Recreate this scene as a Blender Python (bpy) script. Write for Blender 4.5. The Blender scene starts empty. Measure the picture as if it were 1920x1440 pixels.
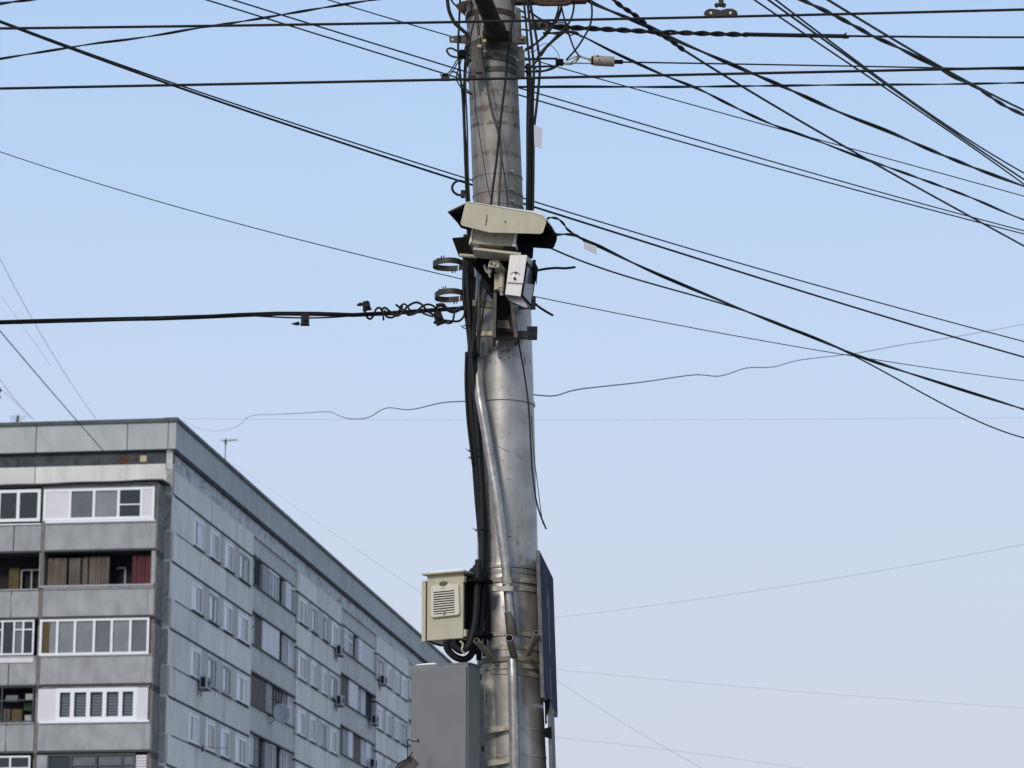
import bpy, math, random
import numpy as np
from mathutils import Vector

S = bpy.context.scene
COL = S.collection
rad = math.radians
random.seed(7)

# ------------------------------------------------------------------ camera
F_PX = 5460.0                       # focal length in pixels of a 1920 wide frame
PITCH = rad(13.1)
EYE = 1.6
cam_d = bpy.data.cameras.new("camera")
cam_d.sensor_width = 36.0
cam_d.lens = F_PX / 1920.0 * 36.0
cam_d.clip_start = 0.1
cam_d.clip_end = 6000.0
cam_d.dof.use_dof = True
cam_d.dof.focus_distance = 16.4
cam_d.dof.aperture_fstop = 9.0
cam = bpy.data.objects.new("camera", cam_d)
cam.location = (0, 0, EYE)
cam.rotation_euler = (rad(90) + PITCH, 0, 0)
COL.objects.link(cam)
S.camera = cam

# ------------------------------------------------------------------ view, sky, sun
S.view_settings.view_transform = 'Standard'
S.view_settings.look = 'None'
S.view_settings.exposure = 0.0
S.view_settings.gamma = 1.0
S.view_settings.use_curve_mapping = False

SUN_AZ = rad(180 + 24)              # sun behind the camera, a little to its left
SUN_EL = rad(33)
W = bpy.data.worlds.new("World")
S.world = W
W.use_nodes = True
nt = W.node_tree
nt.nodes.clear()
wo = nt.nodes.new('ShaderNodeOutputWorld')
bg = nt.nodes.new('ShaderNodeBackground')
bg.inputs['Strength'].default_value = 0.1
sky = nt.nodes.new('ShaderNodeTexSky')
sky.sky_type = 'NISHITA'
sky.sun_disc = False
sky.sun_elevation = SUN_EL
sky.sun_rotation = SUN_AZ
sky.air_density = 1.0
sky.dust_density = 2.0
tc = nt.nodes.new('ShaderNodeTexCoord')
sp = nt.nodes.new('ShaderNodeSeparateXYZ')
nt.links.new(tc.outputs['Generated'], sp.inputs[0])
rp = nt.nodes.new('ShaderNodeValToRGB')
cr = rp.color_ramp
def stops(cr, lst):
    while len(cr.elements) > 1:
        cr.elements.remove(cr.elements[0])
    for i, (p, c) in enumerate(lst):
        e = cr.elements[0] if i == 0 else cr.elements.new(p)
        e.position = p
        e.color = (c[0], c[1], c[2], 1)
def s2l(r, g, b):
    f = lambda v: (v/255/12.92) if v/255 <= 0.04045 else ((v/255+0.055)/1.055)**2.4
    return (f(r), f(g), f(b))
stops(cr, [(0.0, (0.56, 0.60, 0.68)), (0.085, s2l(207, 214, 229)), (0.15, s2l(206, 217, 234)), (0.22, s2l(199, 219, 243)),
           (0.30, s2l(188, 215, 247)), (0.37, s2l(179, 210, 247)), (0.55, s2l(182, 206, 238)), (1.0, s2l(196, 212, 236))])
nt.links.new(sp.outputs['Z'], rp.inputs['Fac'])
ns = nt.nodes.new('ShaderNodeTexNoise')
ns.inputs['Scale'].default_value = 5.0
ns.inputs['Detail'].default_value = 3.0
nt.links.new(tc.outputs['Generated'], ns.inputs['Vector'])
nm = nt.nodes.new('ShaderNodeMapRange')
nm.inputs['From Min'].default_value = 0.35
nm.inputs['From Max'].default_value = 0.7
nt.links.new(ns.outputs['Fac'], nm.inputs['Value'])
mxv = nt.nodes.new('ShaderNodeMixRGB')
mxv.blend_type = 'MULTIPLY'
mxv.inputs['Color2'].default_value = (1.02, 0.985, 1.005, 1)
nt.links.new(nm.outputs[0], mxv.inputs['Fac'])
nt.links.new(rp.outputs['Color'], mxv.inputs['Color1'])
sc = nt.nodes.new('ShaderNodeVectorMath')
sc.operation = 'SCALE'
sc.inputs['Scale'].default_value = 9.2
nt.links.new(mxv.outputs['Color'], sc.inputs[0])
sk = nt.nodes.new('ShaderNodeVectorMath')
sk.operation = 'SCALE'
sk.inputs['Scale'].default_value = 0.10
nt.links.new(sky.outputs['Color'], sk.inputs[0])
ad = nt.nodes.new('ShaderNodeVectorMath')
ad.operation = 'ADD'
nt.links.new(sc.outputs[0], ad.inputs[0])
nt.links.new(sk.outputs[0], ad.inputs[1])
nt.links.new(ad.outputs[0], bg.inputs['Color'])
nt.links.new(bg.outputs[0], wo.inputs[0])

sun_d = bpy.data.lights.new("sun", 'SUN')
sun_d.energy = 2.15
sun_d.angle = rad(12)
sun_d.color = (1.0, 0.90, 0.78)
sun = bpy.data.objects.new("sun", sun_d)
COL.objects.link(sun)
sv = Vector((math.sin(SUN_AZ)*math.cos(SUN_EL), math.cos(SUN_AZ)*math.cos(SUN_EL), math.sin(SUN_EL)))
sun.rotation_euler = sv.to_track_quat('Z', 'Y').to_euler()
sun.location = sv * 60

# ------------------------------------------------------------------ from a sight line and a distance to a place
CP, SP = math.cos(PITCH), math.sin(PITCH)
def ray(x, y):
    a = (x-960)/F_PX; b = -(y-720)/F_PX
    return Vector((a, CP-b*SP, SP+b*CP))
def Q(x, y, Y):
    r = ray(x, y)
    return Vector((0, 0, EYE)) + r*(Y/r.y)
def mpp(y, Y):                      # metres per pixel there
    return Y/ray(960, y).y/F_PX
def DH(x, y, z):                    # depth at which the sight line reaches height z
    r = ray(x, y)
    return (z-EYE)/r.z*r.y

# ------------------------------------------------------------------ materials
MATS = {}
def mat(name, col, rough=0.6, metal=0.0, noise=0.0, nscale=8.0, bump=0.0, bscale=40.0, island=0.0, col2=None, spec=0.5,
        streak=0.0, streak_col=(0.05, 0.045, 0.04), sscale=(6, 6, 0.5), sthr=(0.5, 0.72), alpha=1.0, coat=0.0):
    m = bpy.data.materials.new(name)
    m.use_nodes = True
    t = m.node_tree
    b = t.nodes['Principled BSDF']
    b.inputs['Roughness'].default_value = rough
    b.inputs['Metallic'].default_value = metal
    b.inputs['Specular IOR Level'].default_value = spec
    if coat: b.inputs['Coat Weight'].default_value = coat
    last = None
    geo = t.nodes.new('ShaderNodeNewGeometry')
    def rgb(c):
        n = t.nodes.new('ShaderNodeRGB'); n.outputs[0].default_value = (c[0], c[1], c[2], 1); return n.outputs[0]
    last = rgb(col)
    if noise > 0:
        n = t.nodes.new('ShaderNodeTexNoise'); n.inputs['Scale'].default_value = nscale; n.inputs['Detail'].default_value = 6
        t.links.new(geo.outputs['Position'], n.inputs['Vector'])
        mr = t.nodes.new('ShaderNodeMapRange'); mr.inputs['From Min'].default_value = 0.35; mr.inputs['From Max'].default_value = 0.65
        t.links.new(n.outputs['Fac'], mr.inputs['Value'])
        c2 = col2 if col2 else tuple(c*(1-noise) for c in col)
        mx = t.nodes.new('ShaderNodeMixRGB')
        t.links.new(mr.outputs[0], mx.inputs['Fac']); t.links.new(last, mx.inputs['Color1']); mx.inputs['Color2'].default_value = (*c2, 1)
        last = mx.outputs['Color']
        rr = t.nodes.new('ShaderNodeMapRange'); rr.inputs['To Min'].default_value = max(0.05, rough-0.08); rr.inputs['To Max'].default_value = min(1, rough+0.12)
        t.links.new(n.outputs['Fac'], rr.inputs['Value']); t.links.new(rr.outputs[0], b.inputs['Roughness'])
    if island > 0:
        mr = t.nodes.new('ShaderNodeMapRange'); mr.inputs['To Min'].default_value = 1-island; mr.inputs['To Max'].default_value = 1+island*0.5
        t.links.new(geo.outputs['Random Per Island'], mr.inputs['Value'])
        vm = t.nodes.new('ShaderNodeVectorMath'); vm.operation = 'SCALE'
        t.links.new(last, vm.inputs[0]); t.links.new(mr.outputs[0], vm.inputs['Scale'])
        last = vm.outputs[0]
    if streak > 0:
        mp = t.nodes.new('ShaderNodeMapping'); mp.inputs['Scale'].default_value = sscale
        t.links.new(geo.outputs['Position'], mp.inputs['Vector'])
        n = t.nodes.new('ShaderNodeTexNoise'); n.inputs['Scale'].default_value = 1.0; n.inputs['Detail'].default_value = 7; n.inputs['Roughness'].default_value = 0.6
        t.links.new(mp.outputs[0], n.inputs['Vector'])
        mr = t.nodes.new('ShaderNodeMapRange'); mr.inputs['From Min'].default_value = sthr[0]; mr.inputs['From Max'].default_value = sthr[1]
        mr.inputs['To Max'].default_value = streak
        t.links.new(n.outputs['Fac'], mr.inputs['Value'])
        mx = t.nodes.new('ShaderNodeMixRGB')
        t.links.new(mr.outputs[0], mx.inputs['Fac']); t.links.new(last, mx.inputs['Color1']); mx.inputs['Color2'].default_value = (*streak_col, 1)
        last = mx.outputs['Color']
    t.links.new(last, b.inputs['Base Color'])
    if bump > 0:
        n = t.nodes.new('ShaderNodeTexNoise'); n.inputs['Scale'].default_value = bscale; n.inputs['Detail'].default_value = 4
        t.links.new(geo.outputs['Position'], n.inputs['Vector'])
        bp = t.nodes.new('ShaderNodeBump'); bp.inputs['Strength'].default_value = bump; bp.inputs['Distance'].default_value = 0.01
        t.links.new(n.outputs['Fac'], bp.inputs['Height']); t.links.new(bp.outputs[0], b.inputs['Normal'])
    MATS[name] = m
    return m

M_cable = mat('black cable sheath', (0.008, 0.0085, 0.010), 0.55, spec=0.25)
M_thin = mat('dark wire', (0.018, 0.021, 0.028), 0.6, spec=0.25)
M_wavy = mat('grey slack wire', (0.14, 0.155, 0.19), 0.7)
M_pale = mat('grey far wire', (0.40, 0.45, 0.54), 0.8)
M_trolley = mat('contact wire', (0.009, 0.008, 0.008), 0.55, spec=0.25)
M_rust = mat('rusty iron', (0.085, 0.045, 0.028), 0.85, 0.1, noise=0.6, nscale=60, bump=0.4, bscale=200)
M_darkiron = mat('dark iron', (0.042, 0.036, 0.030), 0.7, 0.3, noise=0.5, nscale=50)
M_strap = mat('galvanised strap', (0.42, 0.395, 0.32), 0.5, 0.2, noise=0.35, nscale=30, streak=0.6, streak_col=(0.10, 0.07, 0.04), sscale=(30, 30, 14))
M_conduit = mat('galvanised conduit', (0.40, 0.39, 0.37), 0.40, 0.6, noise=0.3, nscale=25, streak=0.55, streak_col=(0.10, 0.09, 0.08), sscale=(14, 14, 5))
M_tan = mat('tan enamel', (0.46, 0.42, 0.305), 0.5, noise=0.10, nscale=9, streak=0.25, streak_col=(0.22, 0.18, 0.12), sscale=(25, 25, 2.5))
M_beige = mat('beige plastic', (0.60, 0.56, 0.46), 0.5, noise=0.06, nscale=30)
M_tandark = mat('olive bracket paint', (0.20, 0.185, 0.14), 0.6, noise=0.3, nscale=30)
M_white = mat('white enamel', (0.74, 0.72, 0.68), 0.42, noise=0.06, nscale=12, streak=0.2, streak_col=(0.35, 0.32, 0.27), sscale=(40, 40, 5))
M_bracket = mat('grey brown bracket', (0.095, 0.088, 0.075), 0.65, 0.1, noise=0.4, nscale=30)
M_dark = mat('dark housing', (0.006, 0.006, 0.006), 0.9, spec=0.12)
M_deep = mat('shade darkened brown steel', (0.035, 0.033, 0.029), 0.8, noise=0.4, nscale=30, spec=0.2)  # brown steel darkened to paint in the shade behind the camera mount
M_arm = mat('brown black arm paint', (0.020, 0.014, 0.011), 0.75, noise=0.5, nscale=40, spec=0.3)
M_glass = mat('dark lens glass', (0.10, 0.11, 0.13), 0.2, spec=0.6, noise=0.4, nscale=30)
M_cab = mat('grey cabinet paint', (0.160, 0.162, 0.164), 0.5, noise=0.05, nscale=6, streak=0.12, streak_col=(0.1, 0.1, 0.1), sscale=(18, 18, 1.5))
M_cabside = M_cab
M_snow = mat('snow', (0.86, 0.87, 0.90), 0.8)
M_tag = mat('white tag', (0.44, 0.46, 0.52), 0.5)
M_sign = mat('blue sign face', (0.040, 0.046, 0.072), 0.85, noise=0.3, nscale=7, spec=0.06)
M_signmark = mat('faded sign marks', (0.17, 0.165, 0.20), 0.85, noise=0.4, nscale=30, spec=0.05)
M_alu = mat('sign edge', (0.13, 0.13, 0.128), 0.7, 0.1, noise=0.4, nscale=20)
M_slot = mat('slot black', (0.012, 0.012, 0.012), 0.9)
# building
M_wallb = mat('blue grey panel concrete', (0.67, 0.67, 0.635), 0.9, noise=0.10, nscale=0.9, island=0.10, streak=0.45, streak_col=(0.34, 0.345, 0.335), sscale=(1.6, 1.6, 0.22), bump=0.2, bscale=8)
M_band = mat('darker grey window band', (0.48, 0.49, 0.475), 0.9, noise=0.12, nscale=1.5, island=0.12, bump=0.2, bscale=8)
M_parap = mat('parapet concrete', (0.40, 0.43, 0.43), 0.9, noise=0.12, nscale=0.8, island=0.08, streak=0.3, streak_col=(0.2, 0.21, 0.22), sscale=(2.2, 2.2, 0.5), bump=0.2, bscale=8)
M_conc = mat('weathered balcony concrete', (0.355, 0.37, 0.375), 0.95, noise=0.18, nscale=1.3, island=0.10, streak=0.42, streak_col=(0.15, 0.14, 0.13), sscale=(2.6, 2.6, 0.5), sthr=(0.47, 0.75), bump=0.4, bscale=10)
M_fin = mat('brown grey side screen', (0.20, 0.185, 0.18), 0.95, noise=0.3, nscale=2, streak=0.4, sscale=(5, 5, 0.6))
M_core = mat('joint recess and shadow dark', (0.035, 0.042, 0.052), 0.95, noise=0.3, nscale=2)
M_plaster = mat('stained plaster', (0.50, 0.53, 0.54), 0.95, noise=0.3, nscale=2.0, streak=0.7, streak_col=(0.12, 0.12, 0.13), sscale=(0.7, 0.7, 3.0), sthr=(0.56, 0.66))
M_net = mat('glass with grey net curtain', (0.21, 0.225, 0.245), 0.3, noise=0.3, nscale=1.2, streak=0.4, streak_col=(0.12, 0.13, 0.15), sscale=(7, 7, 0.3))
M_roof = mat('roof flashing', (0.075, 0.085, 0.095), 0.7, noise=0.4, nscale=1.2)
M_recess = mat('dark frieze', (0.060, 0.070, 0.080), 0.95, noise=0.35, nscale=3, streak=0.5, streak_col=(0.02, 0.02, 0.02), sscale=(3, 3, 3))
M_wframe = mat('white window frame', (0.72, 0.74, 0.78), 0.5)
M_oframe = mat('old grey frame', (0.34, 0.35, 0.36), 0.7, noise=0.2, nscale=6)
M_dframe = mat('dark frame', (0.05, 0.055, 0.06), 0.7)
M_pwhite = mat('white infill panel', (0.62, 0.61, 0.65), 0.6, noise=0.05, nscale=2)
M_pgl = mat('window glass dark', (0.020, 0.026, 0.034), 0.12, spec=0.5)
M_pmid = mat('window glass with net curtain', (0.12, 0.135, 0.15), 0.25, noise=0.3, nscale=1.5)
M_plight = mat('window glass with white curtain', (0.50, 0.52, 0.56), 0.3, noise=0.2, nscale=2, streak=0.4, streak_col=(0.3, 0.32, 0.36), sscale=(12, 12, 0.4))
M_void = mat('dark room', (0.010, 0.010, 0.013), 0.9)
M_brown = mat('brown boards', (0.14, 0.115, 0.11), 0.9, noise=0.4, nscale=3, streak=0.4, sscale=(14, 14, 0.6))
M_board = mat('pale boards', (0.33, 0.34, 0.36), 0.9, noise=0.2, nscale=3, streak=0.4, streak_col=(0.16, 0.16, 0.17), sscale=(14, 14, 0.6))
M_ctan = mat('tan curtain', (0.19, 0.155, 0.125), 0.9, noise=0.3, nscale=1.5, streak=0.2, sscale=(20, 20, 0.4))
M_cred = mat('red curtain', (0.15, 0.045, 0.055), 0.9, noise=0.3, nscale=1.5, streak=0.2, sscale=(20, 20, 0.4))
M_cochre = mat('ochre curtain', (0.10, 0.072, 0.03), 0.9, noise=0.3, nscale=8)
M_blind = mat('blue grey blind', (0.10, 0.125, 0.15), 0.6)
M_cream = mat('cream patch', (0.48, 0.38, 0.27), 0.9)
M_green = mat('dark foliage', (0.02, 0.045, 0.02), 0.9)
M_ac = mat('air conditioner casing', (0.42, 0.44, 0.46), 0.6, noise=0.1, nscale=8)
M_ground = mat('asphalt under thin slush', (0.24, 0.235, 0.23), 0.9, noise=0.3, nscale=0.6, bump=0.3, bscale=30)
M_pave = mat('pavement slabs', (0.22, 0.215, 0.20), 0.9, noise=0.2, nscale=2)
M_kerb = mat('kerb stone', (0.3, 0.3, 0.29), 0.9, noise=0.2, nscale=4)

def pole_material(name, base, ro, me_):
    m = mat(name, base, ro, me_, noise=0.32, nscale=6.0, streak=0.6, streak_col=(0.14, 0.125, 0.11), sscale=(9, 9, 0.8), sthr=(0.52, 0.8), bump=0.12, bscale=25)
    t = m.node_tree
    b = t.nodes['Principled BSDF']
    last = b.inputs['Base Color'].links[0].from_socket
    geo = [n for n in t.nodes if n.type == 'NEW_GEOMETRY'][0]
    sep = t.nodes.new('ShaderNodeSeparateXYZ'); t.links.new(geo.outputs['Position'], sep.inputs[0])
    # bands of brown residue and illegible stencilled paint round the upper shaft, rust rings below collars
    def band(y, half, scl, lo, hi, colr, amt):
        nonlocal last
        z = Q(925, y, 15.84).z; hh = half*mpp(y, 15.84)
        sb = t.nodes.new('ShaderNodeMath'); sb.operation = 'SUBTRACT'; sb.inputs[1].default_value = z
        n2 = t.nodes.new('ShaderNodeTexNoise'); n2.inputs['Scale'].default_value = 9; t.links.new(geo.outputs['Position'], n2.inputs['Vector'])
        wob = t.nodes.new('ShaderNodeMath'); wob.operation = 'MULTIPLY_ADD'; wob.inputs[1].default_value = hh*1.6; wob.inputs[2].default_value = -hh*0.8
        t.links.new(n2.outputs['Fac'], wob.inputs[0])
        ad_ = t.nodes.new('ShaderNodeMath'); ad_.operation = 'ADD'
        t.links.new(sep.outputs['Z'], sb.inputs[0]); t.links.new(sb.outputs[0], ad_.inputs[0]); t.links.new(wob.outputs[0], ad_.inputs[1])
        ab = t.nodes.new('ShaderNodeMath'); ab.operation = 'ABSOLUTE'; t.links.new(ad_.outputs[0], ab.inputs[0])
        mr = t.nodes.new('ShaderNodeMapRange'); mr.inputs['From Min'].default_value = hh; mr.inputs['From Max'].default_value = hh*0.6
        t.links.new(ab.outputs[0], mr.inputs['Value'])
        mp = t.nodes.new('ShaderNodeMapping'); mp.inputs['Scale'].default_value = (scl, scl, scl*0.6); mp.inputs['Location'].default_value = (y, 0, 0)
        t.links.new(geo.outputs['Position'], mp.inputs['Vector'])
        n = t.nodes.new('ShaderNodeTexNoise'); n.inputs['Scale'].default_value = 1; n.inputs['Detail'].default_value = 3; t.links.new(mp.outputs[0], n.inputs['Vector'])
        m2 = t.nodes.new('ShaderNodeMapRange'); m2.inputs['From Min'].default_value = lo; m2.inputs['From Max'].default_value = hi; m2.inputs['To Max'].default_value = amt
        t.links.new(n.outputs['Fac'], m2.inputs['Value'])
        mu = t.nodes.new('ShaderNodeMath'); mu.operation = 'MULTIPLY'; t.links.new(mr.outputs[0], mu.inputs[0]); t.links.new(m2.outputs[0], mu.inputs[1])
        mx = t.nodes.new('ShaderNodeMixRGB'); t.links.new(mu.outputs[0], mx.inputs['Fac']); t.links.new(last, mx.inputs['Color1']); mx.inputs['Color2'].default_value = (*colr, 1)
        last = mx.outputs['Color']
    brown = (0.07, 0.042, 0.025)
    band(170, 9, 55, 0.44, 0.54, brown, 0.6)
    band(200, 9, 50, 0.42, 0.53, brown, 0.65)
    band(227, 5, 22, 0.38, 0.5, (0.06, 0.03, 0.018), 0.7)
    band(284, 6, 20, 0.40, 0.52, brown, 0.5)
    band(95, 9, 14, 0.35, 0.5, (0.14, 0.085, 0.05), 0.6)
    band(345, 30, 20, 0.55, 0.62, (0.16, 0.12, 0.09), 0.6)
    band(668, 14, 40, 0.58, 0.64, (0.05, 0.045, 0.04), 0.8)
    band(1040, 40, 18, 0.56, 0.66, (0.12, 0.10, 0.08), 0.6)
    t.links.new(last, b.inputs['Base Color'])
    return m
M_pole = pole_material('weathered aluminium paint', (0.41, 0.40, 0.38), 0.38, 0.48)
M_poletop = pole_material('dull galvanised steel', (0.30, 0.285, 0.265), 0.58, 0.25)

# ------------------------------------------------------------------ mesh builder
class MB:
    def __init__(self):
        self.v = []; self.f = []; self.m = []; self.smooth = False
    def poly(self, pts, mi=0):
        n = len(self.v); self.v += [Vector(p) for p in pts]; self.f.append(tuple(range(n, n+len(pts)))); self.m.append(mi)
    def prism(self, A, B, mi=0, side=None):
        n = len(self.v); k = len(A)
        self.v += [Vector(p) for p in A] + [Vector(p) for p in B]
        self.f.append(tuple(range(n, n+k))); self.m.append(mi)
        self.f.append(tuple(range(n+2*k-1, n+k-1, -1))); self.m.append(mi if side is None else side)
        for i in range(k):
            j = (i+1) % k
            self.f.append((n+i, n+k+i, n+k+j, n+j)); self.m.append(mi if side is None else side)
        return self
    def box(self, o, dx, dy, dz, mi=0):   # o corner, three edge vectors
        o = Vector(o); dx = Vector(dx); dy = Vector(dy); dz = Vector(dz)
        return self.prism([o, o+dx, o+dx+dz, o+dz], [o+dy, o+dx+dy, o+dx+dz+dy, o+dz+dy], mi)
    def cbox(self, c, sx, sy, sz, mi=0, ax=None):
        c = Vector(c)
        X, Y, Z = ax if ax else (Vector((1, 0, 0)), Vector((0, 1, 0)), Vector((0, 0, 1)))
        return self.box(c-X*sx/2-Y*sy/2-Z*sz/2, X*sx, Y*sy, Z*sz, mi)
    def tube(self, pts, r, sides=8, caps=True, mi=0, closed=False):
        pts = [Vector(p) for p in pts]
        N = len(pts)
        rr = r if hasattr(r, '__len__') else [r]*N
        n0 = len(self.v)
        up = None
        for i, p in enumerate(pts):
            t = (pts[min(i+1, N-1)]-pts[max(i-1, 0)])
            if t.length < 1e-9: t = Vector((0, 0, 1))
            t.normalize()
            if up is None:
                up = Vector((0, 0, 1)) if abs(t.z) < 0.9 else Vector((0, -1, 0))
            s = t.cross(up)
            if s.length < 1e-6: s = t.cross(Vector((1, 0, 0)))
            s.normalize(); up = s.cross(t).normalized()
            for k in range(sides):
                a = 2*math.pi*k/sides
                self.v.append(p + (s*math.cos(a)+up*math.sin(a))*rr[i])
        for i in range(N-1):
            for k in range(sides):
                k2 = (k+1) % sides
                self.f.append((n0+i*sides+k, n0+i*sides+k2, n0+(i+1)*sides+k2, n0+(i+1)*sides+k)); self.m.append(mi)
        if caps:
            self.f.append(tuple(n0+k for k in range(sides-1, -1, -1))); self.m.append(mi)
            self.f.append(tuple(n0+(N-1)*sides+k for k in range(sides))); self.m.append(mi)
        self.smooth = True
        return self
    def pipe(self, a, b, r, wall=0.004, sides=20, mi=0):   # open tube with a wall
        a = Vector(a); b = Vector(b); t = (b-a).normalized()
        s = t.cross(Vector((0, 1, 0.1))).normalized(); u = s.cross(t)
        n0 = len(self.v)
        for (p, R) in ((a, r), (b, r), (b, r-wall), (a, r-wall)):
            for k in range(sides):
                an = 2*math.pi*k/sides; self.v.append(p+(s*math.cos(an)+u*math.sin(an))*R)
        for j in range(4):
            j2 = (j+1) % 4
            for k in range(sides):
                k2 = (k+1) % sides
                self.f.append((n0+j*sides+k, n0+j*sides+k2, n0+j2*sides+k2, n0+j2*sides+k)); self.m.append(mi)
        self.smooth = True
        return self

def mesh_from(name, mb, mats, origin, smooth=None, bevel=0.0):
    me = bpy.data.meshes.new(name)
    me.from_pydata([tuple(v-origin) for v in mb.v], [], mb.f)
    for m in (mats if isinstance(mats, (list, tuple)) else [mats]):
        me.materials.append(m)
    me.polygons.foreach_set('material_index', mb.m)
    me.update()
    import bmesh
    bm = bmesh.new(); bm.from_mesh(me)
    bmesh.ops.recalc_face_normals(bm, faces=bm.faces)
    bm.to_mesh(me); bm.free()
    if smooth if smooth is not None else mb.smooth:
        me.shade_smooth()
        try: me.set_sharp_from_angle(angle=rad(40))
        except Exception: pass
    return me

def obj(name, mb, mats, parent, label=None, bevel=0.0):
    root = parent
    while root.parent: root = root.parent
    me = mesh_from(name, mb, mats, Vector(root['_o']))
    o = bpy.data.objects.new(name, me); COL.objects.link(o); o.parent = parent
    if label: o['label'] = label
    if bevel > 0:
        b = o.modifiers.new('bevel', 'BEVEL'); b.width = bevel; b.segments = 2; b.limit_method = 'ANGLE'
    return o
ROOTS = []
def thing(name, label, cat, loc, group=None):
    o = bpy.data.objects.new(name, None); COL.objects.link(o); o.location = loc; o['_o'] = tuple(loc)
    o.empty_display_size = 0.2
    o['label'] = label; o['category'] = cat
    if group: o['group'] = group
    ROOTS.append(o)
    return o
def solo(name, mb, mats, label=None, cat=None, group=None, kind=None, bevel=0.0):
    vs = mb.v
    org = Vector((sum(v.x for v in vs)/len(vs), sum(v.y for v in vs)/len(vs), min(v.z for v in vs)))
    me = mesh_from(name, mb, mats, org)
    o = bpy.data.objects.new(name, me); COL.objects.link(o); o.location = org
    if label: o['label'] = label
    if cat: o['category'] = cat
    if group: o['group'] = group
    if kind: o['kind'] = kind
    if bevel > 0:
        b = o.modifiers.new('bevel', 'BEVEL'); b.width = bevel; b.segments = 2; b.limit_method = 'ANGLE'
    return o

# ------------------------------------------------------------------ ground
g = MB(); g.box((-2500, -800, -0.5), (5000, 0, 0), (0, 5000, 0), (0, 0, 0.5))
solo('ground', g, M_ground, kind='structure')
g = MB(); g.box((-400, 14.6, 0.004), (800, 0, 0), (0, 9.0, 0), (0, 0, 0.13))
solo('pavement', g, M_pave, kind='structure')
g = MB(); g.box((-400, 14.42, 0.004), (800, 0, 0), (0, 0.18, 0), (0, 0, 0.15))
solo('kerb', g, M_kerb, kind='structure')

# ------------------------------------------------------------------ building
A = rad(7.4)
CX, CY = -14.3626, 121.0
dL = Vector((-math.cos(A), math.sin(A), 0)); nL = Vector((-math.sin(A), -math.cos(A), 0))
dR = Vector((math.sin(A), math.cos(A), 0)); nR = Vector((math.cos(A), -math.sin(A), 0))
C0 = Vector((CX, CY, 0))
UZ = Vector((0, 0, 1))
def lf(x, y, off=0.0):
    r = ray(x, y)
    k = (C0.dot(nL)+off)/(r.x*nL.x+r.y*nL.y); p = r*k
    return (p-C0).dot(dL), EYE+r.z*k
def rf(x, y, off=0.0):
    r = ray(x, y)
    k = (C0.dot(nR)+off)/(r.x*nR.x+r.y*nR.y); p = r*k
    return (p-C0).dot(dR), EYE+r.z*k
def LB(mb, u0, u1, z0, z1, o0, o1, mi=0):    # box on the left face; o0..o1 = offset outward
    mb.box(C0+dL*u0+nL*o0+UZ*z0, dL*(u1-u0), nL*(o1-o0), UZ*(z1-z0), mi)
def RB(mb, t0, t1, z0, z1, o0, o1, mi=0):
    mb.box(C0+dR*t0+nR*o0+UZ*z0, dR*(t1-t0), nR*(o1-o0), UZ*(z1-z0), mi)

BW, BLEN = 13.2, 84.0
bld = thing('apartment_building', 'long nine storey blue grey concrete panel apartment block with glazed balconies, left of the pole', 'building', (CX, CY, 0))
FL = 2.85
ZT = [25.0-FL*i for i in range(9)]           # tops of the window bands, top floor first

# core body, behind all cladding
m = MB()
m.box(C0+dL*0.32+dR*0.32-UZ*0.0, dL*(BW-0.64), dR*(BLEN-0.64), UZ*27.9)
obj('wall_core', m, M_core, bld)
# cladding panels
wall = MB(); plast = MB(); frieze = MB()
secs = [(0.0, 16.0, 'w', 4.0), (16.0, 26.5, 'l', 0), (26.5, 38.6, 'w', 27.05), (38.6, 49.8, 'l', 0), (49.8, 61.3, 'w', 50.1), (61.3, 72.3, 'l', 0), (72.3, 84.0, 'w', 72.9)]
win_t = {}
J = 0.035
for (a, b, kd, w0) in secs:
    if kd != 'w': continue
    if w0 == 4.0: spans = [(4.0, 5.95), (7.15, 8.95), (10.1, 11.8), (13.05, 15.3)]
    else: spans = [(w0, w0+2.05), (w0+3.3, w0+4.8), (w0+6.3, w0+7.7), (w0+8.8, w0+10.6)]
    win_t[a] = spans
    # top wall under the frieze
    cuts = [a, (a+b)/2-0.6, b]
    for i in range(2):
        RB(wall, cuts[i]+(J if i else 0), cuts[i+1]-J, ZT[0]+0.05, 26.05, -0.3, 0.0)
    for i in range(9):
        zt = ZT[i]; zb = zt-1.55
        # spandrel below windows
        cc = [a, a+(b-a)*0.33, a+(b-a)*0.66, b]
        for k in range(3):
            RB(wall, cc[k]+(J if k else 0), cc[k+1]-J, zb-(FL-1.55)+0.05, zb-0.02, -0.3, 0.0)
        # piers in the window band
        xs = [a]
        for (p, q) in spans: xs += [p, q]
        xs.append(b)
        for k in range(0, len(xs), 2):
            lo = xs[k]; hi = xs[k+1]
            RB(wall, lo+(J if k == 0 and a > 0 else 0), hi, zb, zt-0.06, -0.3, -0.015, 1 if 0 < k < len(xs)-2 or a > 0 else 0)
        for (p, q) in spans:                 # lintels and sills
            RB(wall, p, q, zt-0.22, zt-0.06, -0.3, -0.015)
            RB(wall, p, q, zb, zb+0.06, -0.3, -0.015)
# left face wall behind the balconies and corner strip
cornerz = [26.05] + [z-0.0 for z in ZT]
for i in range(9):
    z1 = cornerz[0] if i == 0 else ZT[i-1]-1.62-(0)
    z0 = ZT[i]-1.60
    LB(wall, 0.0, 0.33, z0+0.04, (26.05 if i == 0 else ZT[i-1]-1.60)-0.0, -0.31, 0.0)
LB(wall, 0.33, 1.25, 25.45, 26.3, -0.31, -0.002)
LB(wall, 1.25, 6.0, 25.45, 26.3, -0.31, -0.002)
LB(wall, 6.04, 13.15, 25.45, 26.3, -0.31, -0.002)
LB(wall, 0.33, 13.15, 0.0, 25.43, -0.31, -0.05)
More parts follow.
